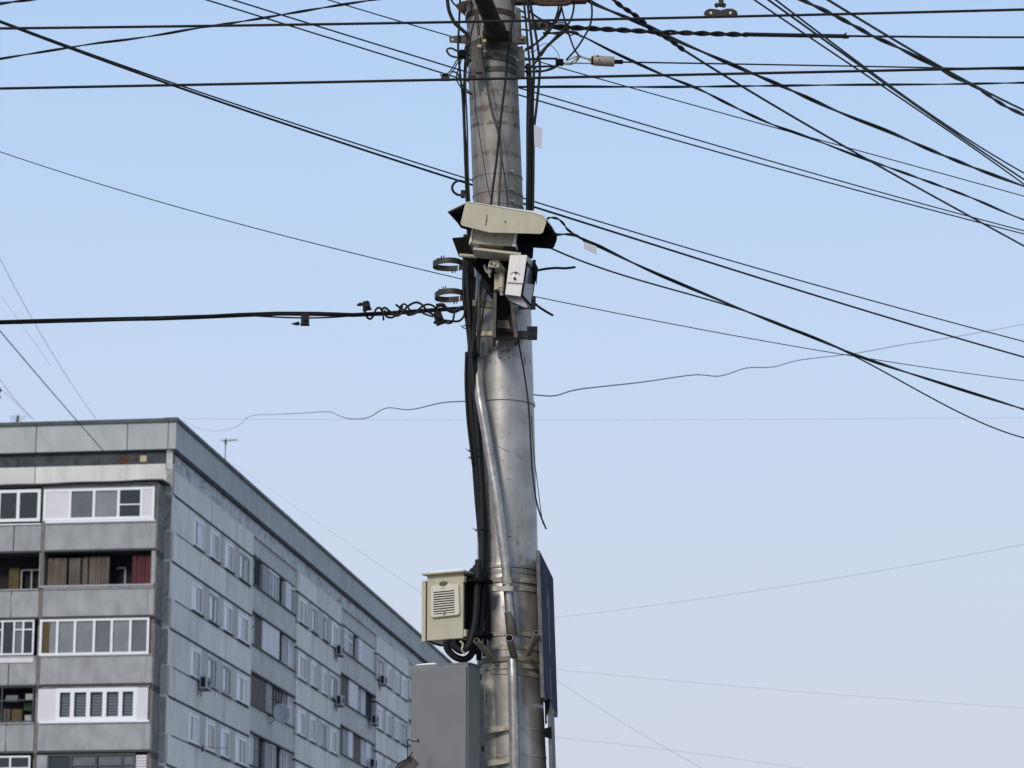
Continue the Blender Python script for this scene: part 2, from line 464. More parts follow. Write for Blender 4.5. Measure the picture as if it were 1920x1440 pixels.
# end wall and rear
wall.box(C0+dR*(BLEN-0.3)+dL*0.3, dL*(BW-0.3), dR*0.3, UZ*28.0)
wall.box(C0+dL*(BW-0.3), dL*0.3, dR*(BLEN-0.3), UZ*28.0)
obj('wall', wall, [M_wallb, M_band], bld)
# loggia backs: upper wall over the loggias on the long side
for (a, b, kd, _) in secs:
    if kd == 'l':
        lw = MB(); c2 = (a+b)/2
        RB(lw, a+0.03, c2-0.03, 25.25, 26.05, -0.3, -0.12)
        RB(lw, c2+0.03, b-0.03, 25.25, 26.05, -0.3, -0.12)
        obj('loggia_lintel', lw, M_band, bld)
RB(plast, 0, BLEN, 26.06, 26.92, -0.3, -0.03)
obj('stained_frieze', plast, M_plaster, bld)
LB(frieze, 0.02, 13.15, 26.31, 26.9, -0.31, -0.10)
obj('frieze', frieze, M_recess, bld)
m = MB(); p0 = lf(262, 858); LB(m, p0[0]-0.28, p0[0], p0[1]-0.17, p0[1]+0.1, -0.10, -0.07); 
obj('patch', m, M_cream, bld, 'small square cream patch on the dark frieze')
m = MB()
for k in range(9):
    x = 218+random.random()*28; y = 857+random.random()*12; p0 = lf(x, y)
    LB(m, p0[0]-0.12-random.random()*0.15, p0[0], p0[1]-0.08, p0[1]+0.05+random.random()*0.05, -0.10, -0.085+0.002*k)
obj('rusty_spall', m, mat('spalled rusty concrete', (0.12, 0.06, 0.035), 0.95, noise=0.5, nscale=10), bld, 'rust coloured broken patch on the dark frieze')
# parapet panels
par = MB()
uj = [0.0, 0.22, 2.0, 6.0, 9.6, 13.2]
for i in range(len(uj)-1):
    LB(par, uj[i]+(0.02 if i else -0.12), uj[i+1]-0.02, 26.92, 28.08, -0.3, 0.12)
tj = [-0.12+0.0, 3.3, 6.9, 10.5, 13.6, 16.0, 19.4, 22.4, 26.5, 30.3, 34.5, 38.6, 39.4, 43.4, 47.0, 49.8, 54, 58, 61.3, 65.5, 69.5, 72.3, 77, 84]
for i in range(len(tj)-1):
    RB(par, tj[i]+(0.43 if i == 0 else 0.02), tj[i+1]-0.02, 26.92, 28.08+0.0, -0.3, 0.12)
obj('parapet', par, M_parap, bld)
m = MB()
RB(m, -0.20, BLEN+0.1, 28.085, 28.26, -0.42, 0.2)
LB(m, 0.43, BW+0.1, 28.085, 28.24, -0.4, 0.2)
obj('roof_edge', m, M_roof, bld)
m = MB(); RB(m, -0.10, BLEN, 26.76, 26.915, -0.02, 0.09); obj('parapet_shadow_strip', m, M_core, bld)  # dark strip that paints the shadow line under the parapet
m = MB(); m.box(C0+dL*0.42+dR*0.42+UZ*27.9, dL*(BW-0.84), dR*(BLEN-0.84), UZ*0.12)
obj('roof', m, M_roof, bld)
# panel joint sealant smears (dark lines a little wider than the joints)
M_joint = mat('bitumen joint', (0.07, 0.08, 0.095), 0.9, noise=0.5, nscale=3)
for (a, b, kd, _) in secs:
    if kd != 'w': continue
    m = MB(); s0 = a+0.05 if a > 0 else 0.02
    for i in range(6):
        RB(m, s0, b-0.1, ZT[i]-0.03, ZT[i]+0.045, -0.1, 0.006)
        RB(m, max(a, 0.9), b-0.3, ZT[i]-1.60, ZT[i]-1.545, -0.1, 0.007)
    obj('joint_sealant', m, M_joint, bld)

# windows of the long side
panes = [M_pmid, M_plight, M_pgl, M_plight, M_plight, M_pmid, M_plight]
rw = random.Random(3)
M_curt = mat('glass with bright curtain', (0.74, 0.76, 0.80), 0.4, noise=0.12, nscale=5)
def window(t0, t1, zb, zt):
    f = MB(); w = 0.12
    o0, o1 = -0.07, -0.018
    RB(f, t0, t0+w+0.05, zb, zt, o0, o1); RB(f, t1-w, t1, zb, zt, o0, o1)
    RB(f, t0+w+0.05, t1-w, zb, zb+w, o0, o1); RB(f, t0+w+0.05, t1-w, zt-w, zt, o0, o1)
    tm = t0+(t1-t0)*rw.choice([0.42, 0.5, 0.6]); RB(f, tm-0.06, tm+0.06, zb+w, zt-w, o0, o1)
    fo = obj('window', f, M_wframe if rw.random() < 0.8 else M_oframe, bld)
    A_, B_, C_, D_ = t0+w+0.05, tm-0.06, tm+0.06, t1-w
    cutb = A_+(B_-A_)*rw.uniform(0.55, 0.95)
    if rw.random() < 0.25: cells = ((A_, B_, rw.choice(panes)), (C_, D_, rw.choice(panes)))
    else: cells = ((A_, cutb, M_curt), (cutb, B_, M_pgl), (C_, D_, rw.choice([M_pmid, M_pmid, M_pgl, M_plight])))
    for (a, b, mm) in cells:
        p = MB(); RB(p, a, b, zb+w, zt-w, -0.06, -0.045)
        obj('pane', p, mm, fo)
    q_ = MB(); RB(q_, t1+0.003, t1+0.03, zb, zt, -0.13, -0.012); obj('reveal', q_, M_pwhite, fo)
    s = MB(); RB(s, t0-0.05, t1+0.05, zb-0.05, zb-0.005, -0.2, 0.09)
    obj('sill', s, M_dframe if rw.random() < 0.5 else M_oframe, fo)
for a, spans in win_t.items():
    nfl = 5 if a < 20 else 6
    for i in range(nfl):
        for (p, q) in spans:
            window(p, q, ZT[i]-1.49, ZT[i]-0.22)

# loggias of the long side
lay = {(0, 0): 'ldpwwdWw', (0, 1): 'ebWWWdww', (0, 2): 'bbbplleg', (0, 3): 'wedpwdww', (0, 4): 'wwpdwwww',
       (1, 0): 'pggdWwww', (1, 1): 'bbWWewdd', (1, 2): 'bpWbbwWw', (1, 3): 'wweWwpww', (1, 4): 'wwwdwwpw',
       (2, 0): 'wwdwwpww', (2, 1): 'wwWwdwww', (2, 2): 'wpwwdwbw', (2, 3): 'wwwwwwdw', (2, 4): 'wwwpwwdw'}
li = 0
for (a, b, kd, _) in secs:
    if kd != 'l': continue
    for i in range(5):
        ztop = 25.22 if i == 0 else ZT[i]+0.33
        zs = ZT[i]-1.27                       # top of parapet
        lg = MB()
        n = 4
        for k in range(n):
            x0 = a+(b-a)*k/n; x1 = a+(b-a)*(k+1)/n
            RB(lg, x0+0.02, x1-0.02, zs-1.22, zs-0.03, -0.3, -0.10)
        lo = obj('loggia', lg, M_band, bld)
        m = MB(); RB(m, a+0.02, b-0.02, zs-0.03, zs+0.04, -0.3, -0.02)
        if i: RB(m, a, b, ztop-0.09, ztop-0.01, -0.3, 0.0)
        obj('rail', m, M_dframe, lo)
        s = lay[(li, i)]
        for k, ch in enumerate(s):
            x0 = a+(b-a)*k/len(s); x1 = a+(b-a)*(k+1)/len(s)
            z0, z1 = zs+0.04, ztop-0.1
            if ch == 'd':
                m = MB(); RB(m, x0, x1, z0, z1, -0.31, -0.28); obj('opening', m, M_void, lo)
            elif ch in 'bpW':
                m = MB()
                RB(m, x0+0.01, x1-0.01, z0, z1-0.02, -0.28, -0.06 if ch == 'W' else -0.12)
                obj('infill_panel', m, {'b': M_brown, 'p': M_board, 'W': M_pwhite}[ch], lo)
            else:
                f = MB(); w = 0.05 if ch in 'le' else 0.08
                fm = {'l': M_dframe, 'e': M_oframe, 'w': M_wframe, 'g': M_wframe}[ch]
                RB(f, x0, x0+w, z0, z1, -0.24, -0.14); RB(f, x1-w, x1, z0, z1, -0.24, -0.14)
                RB(f, x0+w, x1-w, z0, z0+w, -0.24, -0.14); RB(f, x0+w, x1-w, z1-w, z1, -0.24, -0.14)
                if ch in 'leg': RB(f, x0+w, x1-w, z0+(z1-z0)*0.6, z0+(z1-z0)*0.6+w, -0.24, -0.14)
                xm = (x0+x1)/2; RB(f, xm-w/2, xm+w/2, z0+w, z1-w, -0.24, -0.14)
                fo = obj('glazing_frame', f, fm, lo)
                p = MB(); RB(p, x0+w, x1-w, z0+w, z1-w, -0.23, -0.19)
                obj('pane', p, rw.choice(panes) if ch != 'l' else M_pgl, fo)
    li += 1

# balconies on the short side
OB = 1.2
rows = [(23.73, 25.2, 22.48, 23.58), (20.88, 22.40, 19.67, 20.80), (18.04, 19.58, 16.84, 17.98), (15.30, 16.78, 14.09, 15.22), (12.45, 14.0, 11.24, 12.38), (9.6, 11.15, 8.4, 9.53)]
rowy = [940, 1068, 1190, 1318, 1425, 1500]
def U(x, i): return lf(x, rowy[i], OB)[0]
def pane_rect(parent, name, i, x0, x1, z0, z1, material, o0=OB-0.10, o1=OB-0.07):
    m = MB(); u1, u0 = U(x0, i), U(x1, i); LB(m, u0, u1, z0, z1, o0, o1)
    return obj(name, m, material, parent)
bal_r = []; bal_l = []
for i, (g0, g1, p0, p1) in enumerate(rows):
    for side in (0, 1):
        ua, ub = ((0.36, 5.12) if side == 0 else (5.30, 12.4))
        m = MB()
        if side == 0:
            for (q0, q1) in ((0.36, 0.62), (0.62, 5.12)):
                LB(m, q0+0.005, q1-0.005, p0, p1, OB-0.1, OB)
        else:
            for (q0, q1) in ((5.30, 6.45), (6.50, 12.4)):
                LB(m, q0, q1, p0, p1, OB-0.1, OB-0.01)
        LB(m, ua, ub, p0-0.02, p0+0.12, -0.05, OB-0.12)
        b = obj('balcony', m, M_conc, bld)
        (bal_r if side == 0 else bal_l).append(b)
        # ledge and dark underside line
        m = MB(); LB(m, ua, ub, p1-0.0, p1+0.05, OB-0.12, OB+0.05); obj('ledge', m, M_oframe if i in (1, 3) else M_wframe if i == 0 else M_oframe, b)
        m = MB(); LB(m, ua, ub, g1+0.0, g1+0.06, 0.0, OB+0.03); obj('lintel', m, M_dframe, b)
        # room behind the glass
        m = MB(); LB(m, ua, ub, g0, g1, -0.04, 0.0); obj('back_wall', m, M_void if i != 0 else M_core, b)
# side screen at the corner, fins between balconies
for i, (g0, g1, p0, p1) in enumerate(rows):
    zz = p0-0.35 if i < 5 else 0.2
    m = MB(); LB(m, 0.30, 0.355, zz, g1+0.03, -0.05, OB-0.01); LB(m, 0.355, 0.50, g0, g1, 0.0, OB-0.12); obj('side_screen', m, M_fin, bal_r[i])
    m = MB(); LB(m, 5.13, 5.29, p0-0.35, g1+0.03, -0.05, OB-0.03); obj('side_screen', m, M_fin, bal_l[i])
    m = MB(); LB(m, 12.4, 12.46, p0-0.35, g1+0.03, -0.05, OB-0.03); obj('side_screen', m, M_fin, bal_l[i])
# lower storeys of the short side (out of the frame): plain balconies
m = MB()
for k in range(2):
    z = 5.5-2.85*k
    LB(m, 0.36, 12.4, z, z+1.13, -0.05, OB)
obj('lower_balcony', m, M_conc, bld)
# top balcony roof sheet, slightly wavy
m = MB()
us = np.linspace(0.1, 12.6, 26)
for k in range(25):
    w0 = 25.42+0.014*math.sin(us[k]*2.1)-0.01*us[k]; w1 = 25.42+0.014*math.sin(us[k+1]*2.1)-0.01*us[k+1]
    o = C0+nL*(-0.0)
    P = lambda u, z, q: C0+dL*u+nL*q+UZ*z
    m.prism([P(us[k], w0-0.05, -0.05), P(us[k+1], w1-0.05, -0.05), P(us[k+1], w1, -0.05), P(us[k], w0, -0.05)],
            [P(us[k], w0-0.09, OB+0.12), P(us[k+1], w1-0.09, OB+0.12), P(us[k+1], w1-0.04, OB+0.12), P(us[k], w0-0.04, OB+0.12)])
obj('canopy', m, M_dframe, bld)
def bars(parent, i, xs, w, material, z0, z1, horiz=(), o0=OB-0.07, o1=OB-0.01, name='glazing_frame'):
    f = MB()
    us_ = sorted(U(x, i) for x in xs)
    for u in us_: LB(f, u-w/2, u+w/2, z0, z1, o0, o1)
    for k in range(len(us_)-1):
        a_, b_ = us_[k]+w/2, us_[k+1]-w/2
        LB(f, a_, b_, z0, z0+w, o0, o1); LB(f, a_, b_, z1-w, z1, o0, o1)
        for (kk, zz) in horiz:
            if kk == k: LB(f, a_, b_, zz-0.025, zz+0.025, o0, o1)
    return obj(name, f, material, parent)
# top floor
b = bal_r[0]; g0, g1 = rows[0][:2]
f = bars(b, 0, (84, 131, 176, 222, 265, 287), 0.11, M_wframe, g0, g1-0.12, horiz=((1, 24.35),))
pane_rect(b, 'infill_panel', 0, 86, 130, g0+0.05, g1-0.16, M_pwhite, OB-0.06, OB-0.03)
pane_rect(b, 'infill_panel', 0, 267, 286, g0+0.05, g1-0.16, M_pwhite, OB-0.06, OB-0.03)
pane_rect(f, 'pane', 0, 133, 174, g0+0.1, g1-0.2, M_pmid); pane_rect(f, 'pane', 0, 178, 220, g0+0.1, g1-0.2, M_net); pane_rect(f, 'pane', 0, 224, 263, g0+0.1, g1-0.2, M_pgl)
m = MB(); LB(m, 0.4, 5.1, g1-0.115, g1-0.005, OB-0.1, OB-0.03); obj('header', m, M_fin, b)
m = MB(); LB(m, 0.4, 5.1, g0-0.12, g0-0.03, OB-0.02, OB+0.10); obj('drip_sill', m, M_wframe, b)
b = bal_l[0]
f = bars(b, 0, (-90, -45, -2, 34, 73), 0.13, M_wframe, g0, g1-0.1)
for (x0, x1) in ((-88, -48), (-42, -5), (1, 31), (37, 70)): pane_rect(f, 'pane', 0, x0, x1, g0+0.1, g1-0.2, M_pgl)
# eighth floor: open loggia with curtains
b = bal_r[1]; g0, g1 = rows[1][:2]
m = MB()
for x in (77, 287): LB(m, U(x, 1)-0.09, U(x, 1)+0.09, g0+0.1, g1-0.02, OB-0.12, OB-0.03)
LB(m, U(289, 1), U(74, 1), g0, g0+0.09, OB-0.05, OB+0.06)
obj('window_post', m, M_oframe, b)
def curtain(parent, i, x0, x1, z0, z1, material, depth=0.35, n=None):
    u1, u0 = U(x0, i), U(x1, i); n = n or max(4, int((u1-u0)/0.07)); m = MB()
    pts = []
    for k in range(n*2+1):
        u = u0+(u1-u0)*k/(n*2); o = OB-depth+0.04*math.sin(k*1.9+x0)+0.02*math.sin(k*0.7)
        pts.append((u, o))
    for k in range(len(pts)-1):
        (a1, o1), (a2, o2) = pts[k], pts[k+1]
        P = lambda u, z, q: C0+dL*u+nL*q+UZ*z
        m.prism([P(a1, z0, o1), P(a2, z0, o2), P(a2, z1, o2), P(a1, z1, o1)], [P(a1, z0, o1-0.01), P(a2, z0, o2-0.01), P(a2, z1, o2-0.01), P(a1, z1, o1-0.01)])
    return obj('curtain', m, material, parent)
curtain(b, 1, 84, 121, g0, g1-0.2, M_ctan); curtain(b, 1, 125, 147, g0, g1-0.22, M_ctan); curtain(b, 1, 150, 161, g0, g1-0.2, M_ctan); curtain(b, 1, 163, 201, g0, g1-0.18, M_ctan)
curtain(b, 1, 244, 280, g0, g1-0.15, M_cred)
m = MB(); LB(m, U(222, 1)-0.04, U(222, 1)+0.04, g0, g1-0.55, 0.05, 0.1); LB(m, U(222, 1)-0.04, U(206, 1), g1-0.6, g1-0.52, 0.05, 0.1); obj('inner_door_frame', m, M_oframe, b)
b = bal_l[1]
pane_rect(b, 'board', 1, 6, 25, g0, g1-0.5, M_cochre, 0.3, 0.35)
bars(b, 1, (28, 47, 70), 0.06, M_oframe, g0, g1-0.55, o0=0.2, o1=0.25, name='inner_frame')
# seventh floor
b = bal_r[2]; g0, g1 = rows[2][:2]
xs = (76, 107, 140, 176, 209, 244, 277)
f = bars(b, 2, xs, 0.10, M_wframe, g0, g1-0.02)
for k in range(6):
    pane_rect(f, 'pane', 2, xs[k]+3, xs[k+1]-3, g0+0.09, g1-0.12, (M_net, M_net, M_net, M_pmid, M_net, M_pmid)[k])
pane_rect(f, 'curtain', 2, 78, 92, g0+0.1, g1-0.13, M_cochre, OB-0.069, OB-0.06)
b = bal_l[2]
xs = (-70, -30, 4, 26, 43, 62)
f = bars(b, 2, xs, 0.07, M_wframe, g0+0.05, g1-0.03, horiz=((1, 19.15), (0, 19.15), (3, 19.15)))
for k in range(5): pane_rect(f, 'pane', 2, xs[k]+2, xs[k+1]-2, g0+0.12, g1-0.1, M_pgl if k != 3 else M_pmid)
m = MB(); LB(m, U(65, 2), 12.3, g0-0.28, g0-0.0, OB, OB+0.03); obj('apron', m, M_pwhite, b)
# sixth floor: white panels and blinds
b = bal_r[3]; g0, g1 = rows[3][:2]
xs = (72, 108, 135, 165, 195.5, 225.5, 253, 277)
f = bars(b, 3, xs[1:7], 0.17, M_wframe, g0, g1-0.12)
pane_rect(b, 'infill_panel', 3, 71, 106, g0+0.0, g1-0.13, M_pwhite, OB-0.06, OB-0.02); pane_rect(b, 'infill_panel', 3, 256, 277, g0, g1-0.13, M_pwhite, OB-0.06, OB-0.02)
for k in range(1, 6):
    pn = pane_rect(f, 'pane', 3, xs[k]+4, xs[k+1]-4, g0+0.1, g1-0.16, M_pgl, OB-0.20, OB-0.18)
    m = MB(); u1, u0 = U(xs[k]+4.5, 3), U(xs[k+1]-4.5, 3)
    for q in range(9):
        zz = g0+0.14+q*0.128; LB(m, u0, u1, zz, zz+0.095, OB-0.17, OB-0.165+0.004*(q % 3))
    obj('blind', m, M_blind, f)
m = MB(); LB(m, 0.42, 5.08, g0-0.09, g0-0.005, OB-0.02, OB+0.08); obj('drip_sill', m, M_wframe, b)
m = MB(); LB(m, 0.42, 5.08, g1-0.115, g1-0.005, OB-0.1, OB-0.03); obj('header', m, M_fin, b)
b = bal_l[3]
f = bars(b, 3, (-60, 3, 62), 0.05, M_dframe, g0, g1, horiz=((0, 16.2), (1, 16.2)))
pane_rect(b, 'clutter_box', 3, 20, 39, g0, g0+0.55, M_cochre, OB-0.5, OB-0.2)
pane_rect(b, 'clutter_box', 3, 45, 58, g1-0.55, g1-0.3, M_oframe, OB-0.5, OB-0.2)
pane_rect(b, 'clutter_box', 3, 8, 30, g1-0.6, g1-0.35, M_blind, OB-0.5, OB-0.2)
pane_rect(b, 'clutter_box', 3, 45, 57, g0+0.0, g0+0.3, M_oframe, OB-0.5, OB-0.2)
pane_rect(b, 'clutter_box', 3, 2, 14, g0+0.1, g0+0.6, M_brown, OB-0.6, OB-0.4)
pane_rect(b, 'clutter_plant', 3, 41, 56, g0+0.5, g0+0.8, M_green, OB-0.5, OB-0.3)
# fifth floor
b = bal_r[4]; g0, g1 = rows[4][:2]
f = bars(b, 4, (90, 133, 180, 229, 252), 0.09, M_dframe, g0, g1-0.05, horiz=((0, 13.45), (1, 13.45), (2, 13.45)))
for (x0, x1, mm) in ((92, 131, M_pgl), (135, 178, M_pmid), (184, 226, M_pmid), (231, 250, M_pmid)): pane_rect(f, 'pane', 4, x0, x1, g0, g1-0.1, mm)
m = MB()
for q in range(12): LB(m, U(274, 4), U(254, 4), g0+q*0.12, g0+q*0.12+0.1, OB-0.1, OB-0.06)
obj('blind', m, M_pwhite, b)
pane_rect(b, 'infill_panel', 4, 66, 88, g0, g1-0.08, M_board, OB-0.1, OB-0.03)
b = bal_l[4]
f = bars(b, 4, (-40, 19, 55), 0.07, M_wframe, g0, g1-0.1, horiz=((0, 13.4), (1, 13.4)))
for (x0, x1) in ((-38, 17), (21, 53)): pane_rect(f, 'pane', 4, x0, x1, g0+0.1, g1-0.15, M_pgl)

# things hanging on the building
def ac_unit(x, y, label, off=0.02):
    t, z = rf(x, y)
    o = C0+dR*t+UZ*z
    r = thing('air_conditioner', label, 'air conditioner', o+nR*off-UZ*0.35, 'outdoor air conditioner units on the long facade')
    m = MB(); RB(m, t-0.42, t+0.42, z-0.28, z+0.28, 0.10, 0.42); c = obj('casing', m, M_ac, r, bevel=0.02)
    # fan grille on the face along the wall normal and louvred end facing the viewer
    m = MB(); RB(m, t-0.425, t-0.42, z-0.22, z+0.22, 0.16, 0.36); obj('louvre', m, M_slot, r)
    m = MB()
    cen = C0+dR*t+nR*0.425+UZ*z
    for q in range(3):
        R = 0.22-0.07*q
        m.tube([cen+(dR*math.cos(a_)+UZ*math.sin(a_))*R for a_ in np.linspace(0, 2*math.pi, 17)], 0.012, 5)
    obj('fan_grille', m, M_dframe, r)
    for s in (-0.3, 0.3):
        m = MB(); RB(m, t+s-0.02, t+s+0.02, z-0.33, z-0.285, 0.0, 0.45); RB(m, t+s-0.02, t+s+0.02, z-0.55, z-0.33, 0.0, 0.03); obj('bracket', m, M_dframe, r)
ac_unit(374, 1281, 'pale air conditioner hanging under the leftmost window column, nearest the building corner')
ac_unit(629, 1220, 'air conditioner beside the upper end of the second recessed balcony bay, top floor level')
ac_unit(629, 1314, 'air conditioner at the edge of the second balcony bay, one floor below the top one')
ac_unit(711, 1276, 'darker air conditioner under the windows right of the second balcony bay, near the grey cabinet')
ac_unit(695, 1350, 'air conditioner on the balcony rail at the far end of the second bay', 0.0)
ac_unit(692, 1432, 'lowest air conditioner in the frame, on the second balcony bay at the bottom edge', 0.0)

t0, z0 = rf(507, 1338)
r = thing('satellite_dish', 'pale round satellite dish on the balcony railing of the long facade', 'satellite dish', C0+dR*t0+UZ*(z0-0.5))
cen = C0+dR*t0+nR*0.55+UZ*z0
axn = (nR*0.55-dR*0.8+UZ*0.25).normalized(); ax1 = axn.cross(UZ).normalized(); ax2 = ax1.cross(axn)
m = MB(); n0 = 0
rings = 6; seg = 28
m.v.append(cen-axn*0.10)
for i in range(1, rings+1):
    R = 0.52*i/rings
    for k in range(seg):
        a_ = 2*math.pi*k/seg; m.v.append(cen-axn*(0.10*(1-(i/rings)**2))+(ax1*math.cos(a_)*R*0.86+ax2*math.sin(a_)*R))
for k in range(seg): m.f.append((0, 1+k, 1+(k+1) % seg)); m.m.append(0)
for i in range(rings-1):
    for k in range(seg):
        a1 = 1+i*seg+k; a2 = 1+i*seg+(k+1) % seg; m.f.append((a1, a1+seg, a2+seg, a2)); m.m.append(0)
m.smooth = True
d = obj('dish', m, mat('dish paint', (0.30, 0.32, 0.34), 0.6), r)
sm = d.modifiers.new('solid', 'SOLIDIFY'); sm.thickness = 0.015
m = MB(); m.tube([cen-ax2*0.5, cen+axn*0.45-ax2*0.25], 0.015, 6); obj('feed_arm', m, M_dframe, r)
m = MB(); m.cbox(cen+axn*0.48-ax2*0.22, 0.08, 0.08, 0.1); obj('receiver', m, M_oframe, r)
m = MB(); m.tube([cen-axn*0.1, C0+dR*t0+nR*-0.1+UZ*(z0-0.1)], 0.03, 8); m.tube([cen-axn*0.1, C0+dR*(t0+0.2)+nR*-0.1+UZ*(z0-0.5)], 0.025, 8); obj('mount', m, M_dframe, r)

def yagi(base, top, boomdir, length, label, n=6, name='tv_antenna', mast_r=0.022, el=0.35, group=None):
    r = thing(name, label, 'antenna', base, group)
    m = MB(); m.tube([base, top], mast_r, 8); obj('mast', m, M_dframe, r)
    bd = boomdir.normalized(); c = top-UZ*0.12
    m = MB(); m.tube([c-bd*length*0.25, c+bd*length*0.75], mast_r*0.8, 6); obj('boom', m, M_dframe, r)
    m = MB(); s = bd.cross(UZ).normalized()
    for k in range(n):
        p = c+bd*(length*(-0.2+0.92*k/(n-1))); m.tube([p-s*el*(1-0.08*k), p+s*el*(1-0.08*k)], 0.008, 5)
    obj('elements', m, M_dframe, r)
    m = MB(); m.cbox(c-UZ*0.08, 0.09, 0.09, 0.22); obj('junction_box', m, M_dframe, r)
tb = rf(434, 876, 0)
yagi(C0+dR*tb[0]-nR*0.3+UZ*27.7, C0+dR*tb[0]-nR*0.3+UZ*(27.7+0)+UZ*(rf(434, 820)[1]-27.7), -dL*-1.0*-1+dR*-0.2, 0.78, 'thin television antenna on a short mast on the roof of the long facade')
pb = lf(20, 790)
yagi(C0+dL*pb[0]+dR*1.0+UZ*27.9, C0+dL*pb[0]+dR*1.0+UZ*28.85, dL*0.4+dR, 1.2, 'small tangled antenna on the roof above the short balcony facade', n=5)
t1, z1 = rf(378, 1402)
q0 = C0+dR*t1+UZ*z1
yagi(q0+nR*0.0-UZ*0.2, q0+nR*0.05+UZ*0.15, dL*-1+dR*0.6, 1.5, 'thin window antenna sticking out of the long facade near the bottom left', n=5, mast_r=0.015, el=0.25)
m = MB(); c = C0+dR*rf(543, 975)[0]-nR*0.1+UZ*28.27; m.tube([c, c+UZ*0.14], 0.05, 8); m.tube([c+UZ*0.14, c+UZ*0.16, c+UZ*0.26], [0.13, 0.13, 0.02], 8)
solo('roof_vent', m, M_roof, 'tiny dark vent stub on the roof edge halfway along the long facade', 'vent')

# ------------------------------------------------------------------ wires
def catmull(pts, n=8):
    P = [np.array(p, float) for p in pts]
    if len(P) < 3: 
        return [P[0]+(P[-1]-P[0])*k/(n*2) for k in range(n*2+1)]
    out = []
    for i in range(len(P)-1):
        p0 = P[max(i-1, 0)]; p1 = P[i]; p2 = P[i+1]; p3 = P[min(i+2, len(P)-1)]
        if i == 0: p0 = 2*p1-p2
        if i == len(P)-2: p3 = 2*p2-p1
        for k in range(n):
            t = k/n
            out.append(0.5*((2*p1)+(-p0+p2)*t+(2*p0-5*p1+4*p2-p3)*t*t+(-p0+3*p1-3*p2+p3)*t**3))
    out.append(P[-1]); return out
def path3(pts, Y0, Y1, fit=0, n=8, samples=60):
    if fit:
        xs = np.array([p[0] for p in pts], float); ys = np.array([p[1] for p in pts], float)
        m0 = xs.mean(); sd = xs.std()
        c = np.polyfit((xs-m0)/sd, ys, fit)
        xx = np.linspace(xs[0], xs[-1], samples); P = [np.array((x, np.polyval(c, (x-m0)/sd))) for x in xx]
    else: P = catmull(pts, n)
    L = [0]
    for i in range(1, len(P)): L.append(L[-1]+float(np.hypot(*(P[i][:2]-P[i-1][:2]))))
    T = L[-1] or 1
    out = []
    for p, l in zip(P, L):
        if len(p) > 2: Y = p[2]
        else:
            s = l/T; Y = 1/((1-s)/Y0+s/Y1)
        out.append(Q(p[0], p[1], Y))
    return out
def resample(pts, step):
    out = [pts[0]]; acc = 0
    for i in range(1, len(pts)):
        a, b = pts[i-1], pts[i]; d = (b-a).length; pos = step-acc
        while pos <= d:
            out.append(a+(b-a)*(pos/d)); pos += step
        acc = d-(pos-step)
    out.append(pts[-1]); return out
def twist(mb, pts, r, hel, pitch, strands=2, sides=6, phase=0.0, jitter=0.0, seed=0):
    step = pitch/14
    pts = resample(pts, step)
    rj = random.Random(seed)
    N = len(pts)
    up = Vector((0, 0, 1)); ph = phase; phs = []
    for i in range(N):
        ph += 2*math.pi*step/pitch*(1+jitter*math.sin(i*step*2.3+seed)); phs.append(ph)
    for s in range(strands):
        P = []
        for i, p in enumerate(pts):
            t = (pts[min(i+1, N-1)]-pts[max(i-1, 0)]).normalized()
            sd = t.cross(up).normalized(); u2 = sd.cross(t)
            a = phs[i]+2*math.pi*s/strands
            P.append(p+(sd*math.cos(a)+u2*math.sin(a))*hel)
        mb.tube(P, r, sides)
G_OVER = 'overhead cables radiating from the pole'
def wire(label, pts, Y0, Y1, w, fit=0, material=None, group=G_OVER, kind='single', pitch=0.6, refY=16, name='cable', cat='cable', strands=2, seed=1, jitter=0.5, n=8, rsc=1.0):
    P = path3(pts, Y0, Y1, fit, n)
    r = w/2*mpp(pts[0][1], refY)
    mb = MB()
    if kind == 'single': mb.tube(P, r, 8)
    else:
        rs = r*0.5*rsc; twist(mb, P, rs, rs*0.95, pitch, strands, seed=seed, jitter=jitter)
    return solo(name, mb, material or M_cable, label, cat, group)

# trolley contact wires, in front of the pole, all at one height
zT = 6.33
Yt = lambda x, y: DH(x, y, zT)
for (pts, lab) in (([(-30, 53.4), (880, 42), (1360, 30), (1950, 17.5)], 'upper black contact wire stretched straight across the whole sky in front of the pole'),
                   ([(-30, 166.4), (840, 150), (1400, 137), (1950, 126.3)], 'lower black contact wire stretched straight across the whole sky in front of the pole')):
    wire(lab, pts, Yt(*pts[0]), Yt(*pts[-1]), 5.2 if pts[0][1] < 100 else 5.6, fit=2, material=M_trolley, group='trolleybus contact wires', refY=13.2, name='contact_wire', cat='wire')

W_ = wire
# pairs crossing from upper left behind the pole to the right edge
W_('long thin wire from the top left passing behind the pole under the beige insulator', [(590, -8), (660, 13), (750, 40), (842, 68), (1015, 116), (1175, 162), (1310, 200), (1489, 250), (1650, 294), (1800, 333), (1925, 370)], 16.6, 20.5, 2.6, fit=3, material=M_thin)
W_('upper thin wire of the close pair descending from the top left to the pole', [(415, -7), (440, 0), (572, 43), (700, 80), (845, 126), (895, 141)], 14.6, 16.35, 3.0, fit=2, material=M_thin)
W_('lower thin wire of the close pair descending from the top left to the pole', [(365, -7), (440, 16), (531, 44), (700, 97), (845, 142), (885, 154)], 14.7, 16.35, 3.0, fit=2, material=M_thin)
W_('upper of two nearly parallel thin wires from below the insulator to the right edge', [(960, 161), (1012, 176), (1230, 240), (1400, 289), (1600, 346), (1794, 400), (1925, 434)], 16.3, 20.5, 3.0, fit=3, material=M_thin)
